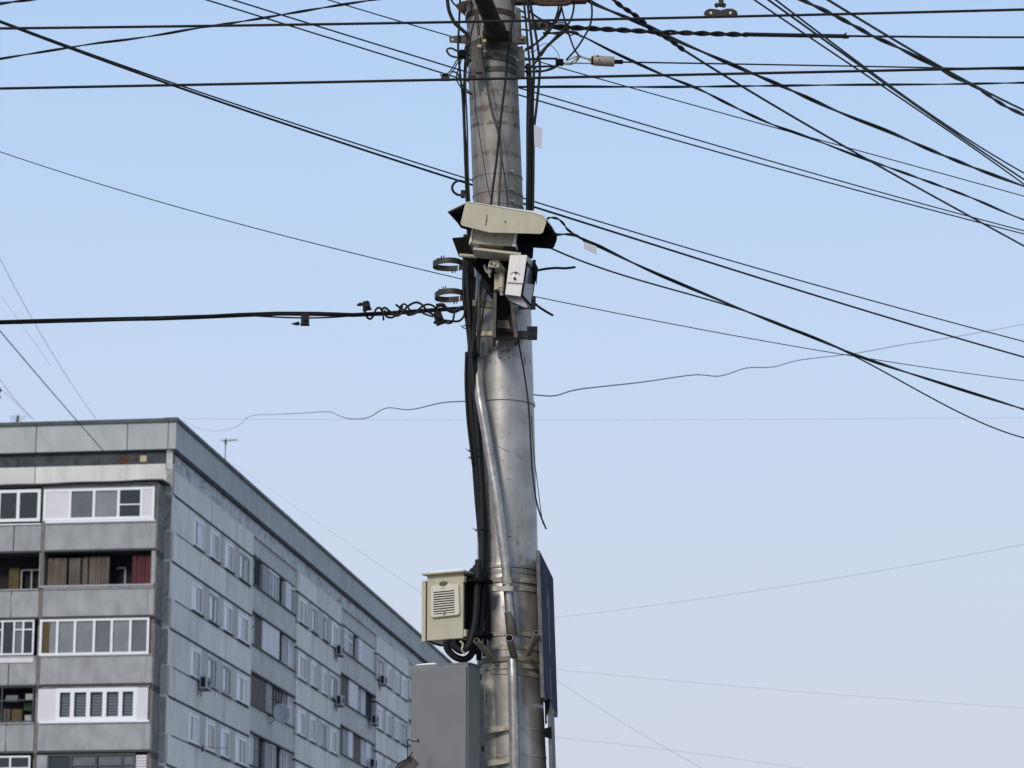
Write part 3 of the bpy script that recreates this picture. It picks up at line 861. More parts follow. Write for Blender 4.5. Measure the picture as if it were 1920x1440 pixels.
W_('lower of two nearly parallel thin wires from below the insulator to the right edge', [(960, 174), (1010, 189), (1185, 240), (1400, 299), (1600, 356), (1761, 397), (1925, 440)], 16.3, 20.3, 3.2, fit=3, material=M_thin)
W_('upper thin strand of the doubled cable from the left edge to the pole', [(-8, 36), (132, 87), (327, 157), (480, 208), (620, 254), (760, 298), (895, 341)], 13.4, 16.3, 2.8, fit=3, material=M_cable)
W_('thicker lower strand of the doubled cable from the left edge to the pole', [(-8, 38), (132, 90.5), (327, 161), (480, 214), (620, 261), (760, 306), (895, 350)], 13.3, 16.3, 4.2, fit=3)
W_('upper thin line of the wide pair leaving the pole beside the camera towards the right', [(975, 369), (1002, 379), (1120, 414), (1210, 441), (1440, 509), (1619, 560), (1779, 602), (1925, 642)], 16.3, 20.3, 3.0, fit=3)
W_('thicker lower line of the wide pair leaving the pole beside the camera towards the right', [(975, 379), (1002, 389), (1140, 432), (1285, 477), (1440, 526), (1546, 560), (1692, 603), (1925, 671)], 16.3, 20.6, 4.4, fit=3)
W_('hair thin sagging wire from the left edge down to the left side of the pole', [(-6, 282), (150, 335), (400, 405), (600, 460), (700, 484), (800, 508), (905, 532)], 19.0, 17.2, 2.1, fit=3, material=M_thin)
W_('hair thin wire from behind the white lamp sinking gently to the right edge', [(985, 552), (1100, 577), (1225, 600), (1400, 633), (1580, 665), (1660, 678), (1800, 697), (1925, 715)], 17.2, 22.0, 2.1, fit=3, material=M_thin)
# thick ones right
R1 = [(1085, -14), (1110, 5), (1185, 37), (1225, 54), (1262, 73), (1370, 120), (1400, 133), (1472, 164), (1578, 212), (1667, 247), (1742, 280), (1833, 317), (1925, 351)]
W_('thickest twisted cable running from the pole top down to the right edge', R1, 15.9, 21.5, 9.0, kind='tw', pitch=1.5, seed=2)
W_('second cable fanning from the pole top, crossing the others and dropping steeply right', [(1278, 92), (1370, 147), (1440, 192), (1530, 245), (1578, 272), (1650, 311), (1808, 400), (1925, 464)], 16.2, 21.5, 4.6, fit=3)
W_('short wrapped rope like cable end tied into the fan beside the top bracket', [(1145, -8), (1160, 8), (1193, 30), (1222, 55), (1255, 74), (1282, 94)], 15.85, 16.2, 9, kind='tw', pitch=0.12, seed=5, jitter=0.1, rsc=1.1)
W_('loosely twisted cable from the round insulator crossing under the others to the right edge', [(1010, 44), (1040, 52), (1087, 66), (1155, 100), (1240, 139), (1310, 167), (1370, 197), (1440, 230), (1525, 261), (1605, 292), (1650, 308), (1728, 336), (1817, 369), (1889, 400), (1925, 414)], 16.0, 21.0, 6.4, kind='tw', pitch=1.1, seed=3)
# horizontals
W_('rope thick braided cable end running level from the pole towards the right', [(1018, 46), (1050, 50), (1075, 52), (1100, 53), (1240, 60), (1330, 63), (1400, 65)], 16.0, 16.6, 11.5, kind='tw', pitch=0.21, seed=8, jitter=0.05, rsc=1.0)
W_('level cable continuing from the braided end to the right edge', [(1300, 62), (1400, 65), (1585, 67.5), (1700, 68.5), (1925, 70)], 16.5, 18.0, 4.6, fit=2)
m = MB(); P = path3([(1395, 64.5), (1585, 68)], 16.6, 17.1); m.tube(P, 4.2*mpp(65, 16.6), 8)
tl = path3([(1575, 67), (1583, 65), (1587, 62)], 17.1, 17.1); m.tube(tl, 0.006, 6); tl = path3([(1575, 69), (1585, 71), (1592, 70)], 17.1, 17.1); m.tube(tl, 0.006, 6)
solo('cable_sleeve', m, M_cable, 'dark wrapped sleeve on the level cable with frayed tail at its right end', 'cable sleeve')
W_('level twisted pair leaving the pole just under the lower contact wire', [(970, 163), (1100, 162.5), (1250, 163), (1430, 161), (1600, 159), (1760, 158), (1925, 155)], 16.1, 18.5, 5.6, kind='tw', pitch=1.3, seed=4)
W_('thin wire from the beige insulator to the right edge', [(1166, 116.2), (1300, 119), (1500, 122), (1700, 126), (1925, 130.5)], 16.0, 18.0, 3.2, fit=2)
# upper right fan
W_('leftmost thin wire of the fan entering at the top right', [(1400, -10), (1458, 29), (1522, 72), (1600, 124), (1644, 157), (1714, 200), (1772, 240), (1833, 284), (1925, 349)], 15.0, 19.5, 3.4, fit=3)
W_('middle thin wire of the fan entering at the top right', [(1428, -9), (1483, 30), (1533, 65), (1614, 125), (1658, 156), (1714, 196), (1761, 228), (1833, 278), (1925, 340)], 15.0, 19.4, 4.0, fit=3)
W_('rightmost thin wire of the fan entering at the top right', [(1442, -9), (1492, 27), (1533, 60), (1614, 121), (1658, 152), (1714, 193), (1772, 234), (1867, 292), (1925, 328)], 15.1, 19.6, 3.6, fit=3)
W_('thick loosely wound cable cutting the upper right corner', [(1488, -8), (1505, 0), (1555, 24), (1594, 44), (1636, 67), (1678, 86), (1717, 106), (1750, 122), (1789, 144), (1830, 163), (1880, 196), (1925, 218)], 14.6, 18.5, 8.5, kind='tw', pitch=0.9, seed=6)
W_('plain cable beside the thick wound one in the upper right corner', [(1540, -8), (1600, 29), (1661, 65), (1714, 97), (1758, 122), (1794, 142), (1844, 169), (1883, 189), (1925, 209)], 14.7, 18.6, 4.6, fit=3)
# camera feed cables
FE = [(1095, 450), (1120, 460), (1185, 492), (1247, 520), (1335, 557), (1400, 584), (1454, 606), (1508, 626), (1562, 648), (1630, 675), (1747, 713), (1925, 769)]
W_('thick cable sagging from the camera hood to the lower right edge', FE, 15.7, 20.0, 6.4, kind='tw', pitch=2.2, seed=7, rsc=1.1)
W_('looped twisted lead joining the camera hood to the sagging thick cable, upper loop', [(1024, 415), (1028, 409), (1036, 408), (1047, 411), (1057, 420), (1065, 431), (1085, 444), (1100, 452)], 15.6, 15.7, 5.0, kind='tw', pitch=0.11, seed=3, jitter=0.1, rsc=1.0)
W_('short twisted lead from the camera hood corner to the sagging thick cable', [(1035, 437), (1046, 440), (1060, 439), (1075, 441), (1090, 447), (1105, 454)], 15.6, 15.7, 5.5, kind='tw', pitch=0.2, seed=2, jitter=0.1)
W_('thinner cable from under the camera hood converging with the sagging thick cable', [(1020, 459), (1035, 467), (1110, 496), (1220, 531), (1285, 551), (1380, 577), (1454, 603), (1508, 627)], 15.8, 18.4, 3.6, fit=3)
W_('thin cable splitting off below the sagging thick cable towards the lower right edge', [(1508, 627), (1570, 651), (1600, 666), (1671, 706), (1790, 769), (1871, 804), (1925, 823)], 18.4, 20.0, 3.4, fit=3)
# upper left twisted
W_('loosely twisted cable rising from the left edge to the top edge left of the pole', [(-10, 112), (57, 101), (125, 90), (182, 81), (240, 74), (300, 65), (357, 55), (410, 47), (480, 36), (550, 24), (646, 8), (720, -3)], 17.0, 15.5, 5.4, kind='tw', pitch=0.72, seed=9, jitter=0.3)
W_('piece of twisted cable crossing the extreme upper left corner', [(-8, 8), (30, 3), (75, -3)], 16.5, 16.2, 6.5, kind='tw', pitch=0.7, seed=2)
# far thin ones
GF = 'faint distant wires'
W_('wavy slack cable drooping from the building roof corner to the pole', [(338, 782), (352, 793), (370, 802), (400, 808), (430, 805), (450, 796), (470, 780), (515, 777), (560, 775), (615, 772), (635, 779), (655, 785), (690, 783), (725, 765), (770, 768), (830, 755), (885, 752)], 121, 17.2, 1.7, material=M_wavy, group=GF, refY=25, n=6)
W_('wavy slack cable rising from behind the pole to the right edge', [(985, 738), (1000, 740), (1040, 742), (1085, 730), (1200, 717), (1300, 703), (1350, 705), (1400, 690), (1450, 688), (1500, 675), (1600, 663), (1700, 645), (1750, 638), (1800, 630), (1925, 607)], 17.2, 60, 1.8, material=M_wavy, group=GF, refY=26, n=6)
W_('faint level wire from the roof corner crossing behind the pole', [(345, 785), (870, 787), (1000, 787), (1925, 783)], 118, 118, 0.66, fit=2, material=M_pale, group=GF, refY=110)
W_('faint wire rising from the blue sign to the right edge', [(960, 1168), (1040, 1157), (1400, 1110), (1700, 1062), (1925, 1019)], 90, 60, 0.78, fit=2, material=M_pale, group=GF, refY=75)
W_('upper faint wire sinking right from behind the blue sign', [(960, 1247), (1040, 1255), (1200, 1270), (1600, 1305), (1925, 1328)], 80, 80, 0.72, fit=2, material=M_pale, group=GF, refY=80)
W_('faint wire dropping steeply from behind the blue sign to the bottom edge', [(1000, 1247), (1045, 1275), (1120, 1325), (1200, 1375), (1345, 1455)], 60, 60, 0.90, fit=2, material=M_pale, group=GF, refY=60)
W_('lowest faint wire right of the signs, leaving at the bottom edge', [(1000, 1378), (1045, 1383), (1200, 1400), (1400, 1425), (1560, 1450)], 80, 80, 0.72, fit=2, material=M_pale, group=GF, refY=80)
W_('faint wire above the long roof, from the roof antenna to the tan box', [(437, 868), (540, 940), (640, 1010), (730, 1072), (800, 1118)], 125, 60, 0.72, fit=2, material=M_pale, group=GF, refY=80)
W_('rightmost faint wire falling from the left edge onto the short roof', [(-4, 478), (40, 560), (85, 640), (130, 715), (180, 785)], 90, 122, 1.02, fit=2, material=M_pale, group=GF, refY=100)
W_('faintest broken line above the thick left cable, sinking towards the roof', [(-4, 546), (40, 610), (95, 684)], 110, 122, 0.54, fit=1, material=M_pale, group=GF, refY=115)
W_('dark thin wire falling from the left edge across the parapet of the short facade', [(-4, 616), (40, 668), (80, 713), (140, 786), (195, 846)], 90, 119.5, 1.9, fit=2, material=M_thin, group=GF, refY=105)
W_('upper faint wire ending on the roof beside the small roof antenna', [(-4, 706), (30, 750), (50, 775), (64, 786)], 100, 122, 0.96, fit=2, material=M_pale, group=GF, refY=110)
W_('lower faint wire ending on the roof beside the small roof antenna', [(-4, 724), (20, 748), (45, 768), (58, 786)], 100, 122, 0.78, fit=2, material=M_pale, group=GF, refY=110)
m = MB(); c = Q(-1, 732, 100); m.tube([c-UZ*0.08, c+UZ*0.0, c+UZ*0.1], [0.03, 0.09, 0.03], 8); c2 = Q(-1, 745, 100); m.tube([c2-UZ*0.06, c2, c2+UZ*0.06], [0.02, 0.06, 0.02], 8); m.tube([c, c2], 0.012, 5)
solo('line_insulator', m, M_dframe, 'dark insulator string just cut by the left frame edge above the roof', 'insulator')

# left cable bundle at mid height
LBp = [(-10, 604), (80, 602), (175, 600), (300, 597), (440, 591), (560, 588), (640, 590), (700, 589), (780, 584), (875, 578)]
W_('thick three strand cable running level from the left edge to the pole at mid height', LBp, 14.8, 16.0, 11.0, kind='tw', pitch=3.2, strands=3, seed=4, jitter=0.3, rsc=0.85)
W_('short extra strand lying along the thick left cable below its clamp', [(470, 592), (530, 595), (572, 596), (620, 595), (690, 590)], 15.5, 15.75, 3.0)
# clamps hanging on it
def clampbox(px, py, Y, wpx, hpx, rot, label, tail=None, name='cable_clamp'):
    r = thing(name, label, 'clamp', Q(px, py, Y), 'black plastic clamps on the left cable')
    k = mpp(py, Y); c, s = math.cos(rot), math.sin(rot)
    ax = (Vector((c, 0, s)), Vector((0, 1, 0)), Vector((-s, 0, c)))
    m = MB(); m.cbox(Q(px, py, Y), wpx*k, 0.03, hpx*k, ax=ax); m.cbox(Q(px, py, Y)+ax[2]*hpx*k*0.5, wpx*k*0.75, 0.034, 4*k, ax=ax); m.cbox(Q(px, py, Y)-ax[2]*hpx*k*0.5, wpx*k*1.15, 0.024, 3*k, ax=ax)
    obj('body', m, M_cable, r, bevel=0.003)
    m = MB(); m.tube([Q(px, py, Y)-Vector((0, 0.02, 0)), Q(px, py, Y)-Vector((0, 0.028, 0))], 4*k, 8); obj('bolt', m, M_slot, r)
    if tail:
        m = MB(); P = path3(tail, Y, Y); n_ = len(P); m.tube(P, [2.6*k*(0.5+0.9*math.sin(math.pi*min(1, i/n_+0.15))) for i in range(n_)], 8); obj('tail', m, M_cable, r)
clampbox(572, 600, 15.45, 15, 19, 0.0, 'black clamp with a pointed tail hanging below the left cable, farthest from the pole', [(562, 606), (556, 607), (547, 607)])
clampbox(687, 574, 15.7, 15, 14, 0.2, 'black clamp standing above the left cable where its coils begin', [(680, 570), (674, 571), (669, 573)])
clampbox(823, 597, 15.85, 16, 22, 0.35, 'black connector block hanging below the coils next to the pole', [(817, 604), (813, 606)])
coils = [
    ([(684, 582), (688, 594), (694, 598), (700, 592), (705, 580), (712, 577), (716, 582), (722, 590), (728, 595), (738, 594), (746, 585), (755, 574)], 4.2, 'coiled cable tail starting under the upper clamp'),
    ([(719, 600), (719, 590), (722, 582)], 3.6, 'short stub sticking down from the coils'),
    ([(716, 580), (722, 577), (730, 583), (742, 592), (752, 588), (765, 574), (780, 567), (792, 572), (800, 582), (812, 590), (822, 597)], 4.4, 'largest arching loop over the left cable'),
    ([(742, 571), (750, 577), (760, 584), (768, 590), (778, 588), (790, 580)], 4.0, 'crossing loop with a free end in the middle of the coils'),
    ([(748, 577), (757, 570), (764, 575), (772, 588), (766, 591), (760, 586)], 3.6, 'small curl in the middle of the coils'),
    ([(785, 580), (796, 572), (806, 571), (816, 576), (826, 584)], 4.0, 'right hand curl of the coils beside the connector block'),
    ([(812, 594), (797, 589), (793, 587), (796, 583), (806, 583)], 3.6, 'hooked wire end left of the connector block'),
    ([(828, 601), (840, 606), (848, 603), (851, 592), (852, 584)], 4.2, 'small loop under the cable between connector block and pole'),
    ([(830, 600), (845, 602), (860, 602), (869, 594), (873, 580)], 4.2, 'wider loop under the cable ending at the pole'),
    ([(818, 573), (830, 572), (836, 578), (850, 584), (868, 576)], 8.0, 'thick black tape wrapped lump on the cable next to the pole')]
for i, (pts, w, lab) in enumerate(coils):
    P = path3(pts, 15.75-0.03*(i % 3), 15.8-0.02*(i % 4)); m = MB(); m.tube(P, w/2*mpp(585, 15.8), 8)
    solo('cable_loop', m, M_cable, lab, 'cable loop', 'loops and coils on the left cable')

# ------------------------------------------------------------------ the pole
YP = 16.0
axk = [(-60, 917), (0, 919), (300, 931), (480, 938), (600, 943), (1050, 952), (1240, 957), (1440, 966), (1700, 975)]
rk = [(-60, 46), (0, 46), (300, 46.5), (478, 47), (486, 53), (1060, 57), (1064, 58.5), (1700, 59)]
def interp(k, y): return float(np.interp(y, [a[0] for a in k], [a[1] for a in k]))
def axis_at_z(z):
    # image row of the axis at height z
    lo, hi = -200, 3500
    for _ in range(40):
        mid = (lo+hi)/2
        if Q(960, mid, YP).z > z: lo = mid
        else: hi = mid
    y = (lo+hi)/2
    c = Q(interp(axk, y), y, YP)
    return Vector((c.x, YP, z)), interp(rk, y)*mpp(y, YP), y
pole = thing('utility_pole', 'tall weathered silver grey steel pole carrying cables, cameras and boxes in the middle', 'utility pole', Q(972, 1700, YP)*1.0)
pole.location.z = 0.0; pole['_o'] = tuple(pole.location)
def ring(mb, y, h, extra, mi=0, tilt=0.0, seg=40, Yf=None, squeeze=1.0):   # steel band seen at row y on its front
    zc = Q(930, y, YP-0.15).z
    c, R, yy = axis_at_z(zc); hh = h*mpp(y, YP)/2; R = R+extra*mpp(y, YP)
    n0 = len(mb.v)
    prof = [(R-0.004, -hh), (R, -hh*0.98), (R, hh*0.98), (R-0.004, hh)]
    for k in range(seg):
        a = 2*math.pi*k/seg
        for (rr_, dz) in prof:
            mb.v.append(c+Vector((math.sin(a)*rr_, -math.cos(a)*rr_*squeeze, dz+tilt*math.sin(a)*R)))
    q = len(prof)
    for k in range(seg):
        k2 = (k+1) % seg
        for j in range(q-1):
            mb.f.append((n0+k*q+j, n0+k*q+j+1, n0+k2*q+j+1, n0+k2*q+j)); mb.m.append(mi)
    mb.smooth = True
    return c, R
m = MB()
ys = sorted(set([3300, 2600, 2000, 1700, 1440, 1240, 1064, 1060, 1050, 900, 750, 600, 486, 478, 400, 300, 150, 0, -60, -300, -700]))
pts = []; rr = []
for y in reversed(ys):
    c = Q(interp(axk, y), y, YP); pts.append(c); rr.append(interp(rk, y)*mpp(y, YP))
keep = [i for i in range(len(pts)) if pts[i].z > 0.1]
pts = [pts[i] for i in keep]; rr = [rr[i] for i in keep]
pts.insert(0, Vector((pts[0].x+0.02, YP, 0.0))); rr.insert(0, rr[0])
SEG = 64
n0 = 0
for p, r_ in zip(pts, rr):
    for k in range(SEG):
        a = 2*math.pi*k/SEG; m.v.append(Vector((p.x+math.sin(a)*r_, YP-math.cos(a)*r_, p.z)))
for i in range(len(pts)-1):
    for k in range(SEG):
        k2 = (k+1) % SEG; m.f.append((i*SEG+k, i*SEG+k2, (i+1)*SEG+k2, (i+1)*SEG+k)); m.m.append(1 if pts[i].z > Q(940, 500, YP).z else 0)
m.f.append(tuple((len(pts)-1)*SEG+k for k in range(SEG))); m.m.append(0)
m.smooth = True
obj('shaft', m, [M_pole, M_poletop], pole)
m = MB(); ring(m, 747, 6, 2.6, tilt=-0.02); obj('weld_collar', m, M_pole, pole)
m = MB(); ring(m, 1062, 5, 2.0); ring(m, 1072, 7, 1.2); obj('weld_collar', m, M_pole, pole)
for (y, h, e, tl) in ((322, 3.5, 1.2, 0.02), (356, 3.5, 1.2, -0.01), (378, 4, 1.4, 0.0), (1088, 9, 3, 0.0), (1104, 9, 2.0, 0.02), (1189, 8, 2.5, 0.0), (1214, 9, 2.0, 0.03), (1238, 7, 2.0, -0.05), (1250, 9, 3.0, 0.02), (1262, 8, 2.0, -0.07), (1416, 2.5, 1.0, 0.0), (1366, 2, 0.8, 0.0)):
    m = MB(); c, R = ring(m, y, h, e, tilt=tl)
    if y in (322, 356, 378): 
        k = mpp(y, YP); m.cbox(Q(960, y-1, 15.862), 5*k, 0.02, 3*k)
    obj('band', m, M_strap if y > 500 else M_poletop, pole)
for (y, h, e, tl, mt) in ((78, 15, 2.5, 0.0, M_bracket), (88, 6, 1.5, -0.03, M_bracket), (104, 13, 2.5, -0.1, M_bracket), (128, 10, 2.0, 0.06, M_bracket), (18, 10, 2, 0.0, M_rust)):
    m = MB(); ring(m, y, h, e, tilt=tl); obj('clamp_band', m, mt, pole)
# short marks scratched on the shaft
m = MB()
def mark(pts, w):
    P = []
    for (x, y) in pts:
        p = Q(x, y, 15.85); c, R, _ = axis_at_z(p.z); dx = (p.x-c.x)
        if abs(dx) < R:
            Yy = YP-math.sqrt(R*R-dx*dx); p = Q(x, y, Yy-0.0005); P.append(p)
    if len(P) > 1: m.tube(P, w*0.0015, 5)
mark([(915, 668), (922, 662), (930, 655), (936, 650)], 0.8); mark([(940, 659), (947, 658), (957, 656)], 1.2); mark([(935, 838), (944, 842), (955, 847)], 0.9); mark([(966, 655), (970, 668)], 0.6)
mark([(951, 898), (957, 899)], 0.9); mark([(969, 985), (973, 990)], 1.0); mark([(953, 1006), (959, 1006)], 1.0); mark([(968, 852), (972, 857), (980, 860)], 0.6); mark([(949, 1220), (949, 1228)], 0.6)
for k in range(14):
    x = 935+random.random()*30; y = 620+random.random()*420; mark([(x, y), (x+random.random()*2+1, y+random.random()*3)], 0.7)
obj('scratch', m, M_slot, pole)
# long diagonal conduit down the front
r = thing('conduit', 'long silver conduit pipe running diagonally down the front of the pole', 'pipe', Q(963, 1440, 15.75))
cp = [(893, 664, 15.86), (895, 700, 15.84), (898, 735, 15.80), (903, 765, 15.77), (911, 810, 15.76), (921, 870, 15.75), (930, 920, 15.74), (938, 980, 15.74), (945, 1035, 15.74), (950, 1075, 15.74), (953, 1110, 15.74), (957, 1150, 15.74), (960, 1186, 15.75)]
P = path3(cp, 0, 0, n=8)
m = MB(); m.tube(P, 9.0*mpp(900, 15.76), 20)
obj('upper_pipe', m, M_conduit, r)
cp = [(961, 1238, 15.77), (962, 1270, 15.75), (963, 1320, 15.75), (964, 1380, 15.75), (965, 1460, 15.75), (967, 1700, 15.75)]
P = path3(cp, 0, 0, n=6); m = MB(); m.tube(P, 9.6*mpp(1300, 15.76), 20); obj('lower_pipe', m, M_conduit, r)
m = MB(); m.tube([Q(949, 1080, 15.74), Q(951.5, 1096, 15.74)], 10.2*mpp(1088, 15.76), 20); obj('coupling', m, M_strap, r)
m = MB(); m.tube(path3([(955, 1148, 15.74), (958.5, 1180, 15.74), (960, 1192, 15.75)], 0, 0), 9.6*mpp(1150, 15.76), 20); obj('sleeve', m, M_bracket, r)
m = MB(); k = mpp(1104, 15.7)
m.cbox(Q(943, 1104, 15.70), 38*k, 0.012, 9*k); obj('clip', m, M_strap, r)
# flag holder with three stubs
r = thing('flag_holder', 'olive metal holder with three short open tubes fanned out on the front of the pole', 'flag holder', Q(958, 1235, 15.75))
for (a, b, w) in (((893, 1201, 15.62), (928, 1240, 15.8), 6.0), ((955, 1196, 15.55), (964, 1232, 15.78), 7.2), ((1006, 1186, 15.62), (991, 1226, 15.8), 5.5)):
    m = MB(); m.pipe(Q(*a), Q(*b), w*mpp(1210, 15.7), 0.003); obj('tube', m, M_tandark, r)
m = MB(); k = mpp(1235, 15.8)
ring(m, 1236, 9, 4.0, tilt=0.03); obj('collar', m, M_tandark, r)
# ------------------------------------------------------------------ blue sign and the sign under it
def loft_panel(name, near, far, Yn, Yf, th, mats, r, mi=0):
    # near / far : (top px, bottom px); sheet facing right, thickness th
    a = Q(*near[0], Yn); b = Q(*near[1], Yn); c = Q(*far[1], Yf); d = Q(*far[0], Yf)
    a.z = (a.z+d.z)/2; d.z = a.z; b.z = (b.z+c.z)/2; c.z = b.z
    c = d+(b-a)
    n = (d-a).cross(b-a); n.normalize()
    if n.x < 0: n = -n
    m = MB(); m.prism([a, b, c, d], [a-n*th, b-n*th, c-n*th, d-n*th]); return m, (a, b, c, d, n)
r = thing('road_sign', 'dark blue rectangular sign on the right side of the pole, seen almost edge on', 'road sign', Q(1025, 1340, 16.1))
m, (a, b, c, d, n) = loft_panel('board', ((1012, 1030), (1021, 1306)), ((1037, 1084), (1042, 1347)), 15.66, 16.58, 0.022, None, r)
obj('board', m, M_alu, r, bevel=0.004)
m = MB(); e = n*0.002
def onface(s, t_): return (a+(d-a)*s)*(1-t_)+(b+(c-b)*s)*t_
m.prism([onface(0.02, 0.015)+e, onface(0.02, 0.985)+e, onface(0.98, 0.985)+e, onface(0.98, 0.015)+e], [onface(0.02, 0.015)+e*0.2, onface(0.02, 0.985)+e*0.2, onface(0.98, 0.985)+e*0.2, onface(0.98, 0.015)+e*0.2])
obj('face', m, M_sign, r)
m = MB()
def sg(pts): m.prism([onface(*p)+e*1.6 for p in pts], [onface(*p)+e*1.05 for p in pts])
sg([(0.44, 0.62), (0.44, 0.32), (0.54, 0.32), (0.54, 0.62)]); sg([(0.34, 0.34), (0.49, 0.16), (0.64, 0.34), (0.49, 0.30)])
obj('arrow', m, M_signmark, r)
m = MB(); sg([(0.42, 0.72), (0.42, 0.95), (0.50, 0.95), (0.50, 0.72)]); obj('marking', m, M_signmark, r)
m = MB()
for y in (1100, 1230): 
    c_, R, _ = axis_at_z(Q(1000, y, 16).z); m.box(c_+Vector((0, -0.02, -0.015)), Vector((R+0.022, 0, 0)), Vector((0, 0.04, 0)), Vector((0, 0, 0.03)))
obj('bracket', m, M_strap, r)
r = thing('lower_sign', 'narrow dark grey sign edge below the blue sign, at the bottom edge', 'road sign', Q(1035, 1600, 16.1))
m, _ = loft_panel('board', ((1032, 1312), (1042, 1620)), ((1039, 1340), (1050, 1640)), 15.8, 16.2, 0.018, None, r)
obj('board', m, M_alu, r)
m = MB(); k = mpp(1350, 15.8)
m.prism([Q(1021, 1306, 15.8), Q(1031, 1312, 15.8), Q(1029, 1330, 15.8), Q(1025, 1345, 15.8), Q(1026, 1356, 15.8), Q(1022, 1358, 15.8)], [Q(1021, 1306, 15.84), Q(1031, 1312, 15.84), Q(1029, 1330, 15.84), Q(1025, 1345, 15.84), Q(1026, 1356, 15.84), Q(1022, 1358, 15.84)])
m.prism([Q(1020, 1366, 15.8), Q(1034, 1362, 15.8), Q(1035, 1386, 15.8), Q(1021, 1382, 15.8)], [Q(1020, 1366, 15.86), Q(1034, 1362, 15.86), Q(1035, 1386, 15.86), Q(1021, 1382, 15.86)])
obj('bracket', m, M_dark, r)

# ------------------------------------------------------------------ tan box
class Pl:                                   # vertical plane through a point, turned by a (right end nearer for a>0)
    def __init__(s, px, py, Y, a):
        s.p = Q(px, py, Y); s.d = Vector((math.cos(a), -math.sin(a), 0)); s.n = Vector((-math.sin(a), -math.cos(a), 0))
    def at(s, x, y, off=0.0):
        r_ = ray(x, y); e_ = Vector((0, 0, EYE)); pp = s.p+s.n*off
        k = (pp-e_).dot(s.n)/r_.dot(s.n); return e_+r_*k
    def panel(s, mb, pts, o0, o1, mi=0, side=None):  # extruded along the normal: outline fixed on plane o1, then pushed back to o0
        A_ = [s.at(x, y, o1) for (x, y) in pts]; mb.prism(A_, [p+s.n*(o0-o1) for p in A_], mi, side); return mb
def vrect(pl, x0, x1, y0, y1): return [(x0, y0), (x1, y0), (x1, y1), (x0, y1)]
pb = Pl(835, 1135, 15.72, rad(27))
r = thing('equipment_box', 'tan metal box with a louvred vent grille and overhanging lid, strapped left of the pole', 'equipment box', pb.at(835, 1205))
def pbox(pl, mb, xl, xr, yt, yb, o0, o1, mi=0):      # true upright box: corners from left/right sight lines and the mean heights
    a_ = pl.at(xl, (yt+yb)/2, o1); b_ = pl.at(xr, (yt+yb)/2, o1)
    zt_ = (pl.at((xl+xr)/2, yt, o1)).z; zb_ = (pl.at((xl+xr)/2, yb, o1)).z
    a_.z = b_.z = zb_
    mb.box(a_, b_-a_, pl.n*(o0-o1), UZ*(zt_-zb_), mi); return mb
m = MB(); pbox(pb, m, 800.5, 868, 1075, 1199, -0.20, 0.0); obj('casing', m, [M_tan], r, bevel=0.004)
m = MB(); pbox(pb, m, 790, 870, 1071.5, 1075, -0.26, 0.03); obj('lid', m, M_tan, r, bevel=0.002)
m = MB(); pbox(pb, m, 790.5, 797.5, 1089, 1203, -0.21, 0.004); obj('side_panel', m, M_tan, r, bevel=0.002)
m = MB(); pbox(pb, m, 797.8, 800.2, 1092, 1201, -0.18, -0.02); obj('gap', m, M_slot, r)
m = MB(); pl = pb
xs = [806, 809, 823, 826, 842, 845, 857, 860, 861, 859, 812, 808]
pb.panel(m, [(807, 1100), (810, 1098.5), (822, 1097.5), (826, 1094.5), (841, 1093.2), (845, 1096), (856, 1095), (859, 1097), (860.8, 1150), (858.5, 1153), (811, 1158), (807.6, 1155)], 0.0, 0.018)
fg = obj('filter_grille', m, M_beige, r, bevel=0.004)
m = MB()
for q in range(10):
    y = 1110+q*4.5
    m2 = [(812.5, y+2.1), (812.5, y), (852, y-3.9), (852, y-1.8)]
    if q >= 9: 
        pb.panel(m, [(813, y+1.6), (813, y), (829, y-1.4), (829, y+0.2)], 0.015, 0.0188); pb.panel(m, [(837, y-0.6), (837, y-2.2), (852.5, y-3.6), (852.5, y-2.0)], 0.015, 0.0188)
    else: pb.panel(m, m2, 0.015, 0.0188)
obj('louvre', m, M_slot, fg)
m = MB(); pb.panel(m, [(830, 1144), (836, 1143.4), (836.3, 1152.6), (830.3, 1153.2)], 0.015, 0.0195); obj('latch', m, M_tandark, fg)
m = MB(); pb.panel(m, [(826+0.2, 1103.6), (834.5, 1102.6), (834.5, 1101.4), (826.2, 1102.4)], 0.015, 0.0188); obj('small_mark', m, M_tandark, fg)
m = MB(); cc = [(830.5+7.4*math.cos(a_), 1094+4.2*math.sin(a_)-0.7*math.cos(a_)) for a_ in np.linspace(0, 2*math.pi, 25)[:-1]]; pb.panel(m, cc, 0.0, 0.022); obj('badge', m, M_bracket, r)
m = MB(); pbox(pb, m, 866.5, 870, 1080, 1091, -0.03, 0.002); pbox(pb, m, 869, 873.5, 1180, 1193, -0.03, 0.002); obj('side_lug', m, M_tan, r)
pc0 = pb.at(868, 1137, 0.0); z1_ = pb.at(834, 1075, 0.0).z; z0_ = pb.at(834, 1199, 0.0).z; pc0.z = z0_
m = MB(); m.box(pc0+pb.d*0.0008-pb.n*0.014+UZ*0.012, pb.d*0.003, pb.n*-0.18, UZ*(z1_-z0_-0.024)); obj('side_shade_plate', m, M_dark, r)  # dark plate over the box side, painting the shade of its recess
m = MB(); pbox(pb, m, 832, 862, 1199, 1212, -0.17, -0.04); obj('cable_entry', m, M_dark, r)
for q in ((870, 905, 1084, 1090), (873, 905, 1184, 1192)):
    m = MB(); pbox(pb, m, *q, -0.14, -0.02); obj('arm', m, M_dark, r)
m = MB(); kk = mpp(1200, 15.7)
m.box(pb.at(800, 1203, 0.0), (pb.at(835, 1214, -0.1)-pb.at(800, 1203, 0.0)), pb.n*-0.01, UZ*0.008); obj('brace', m, M_dark, r)
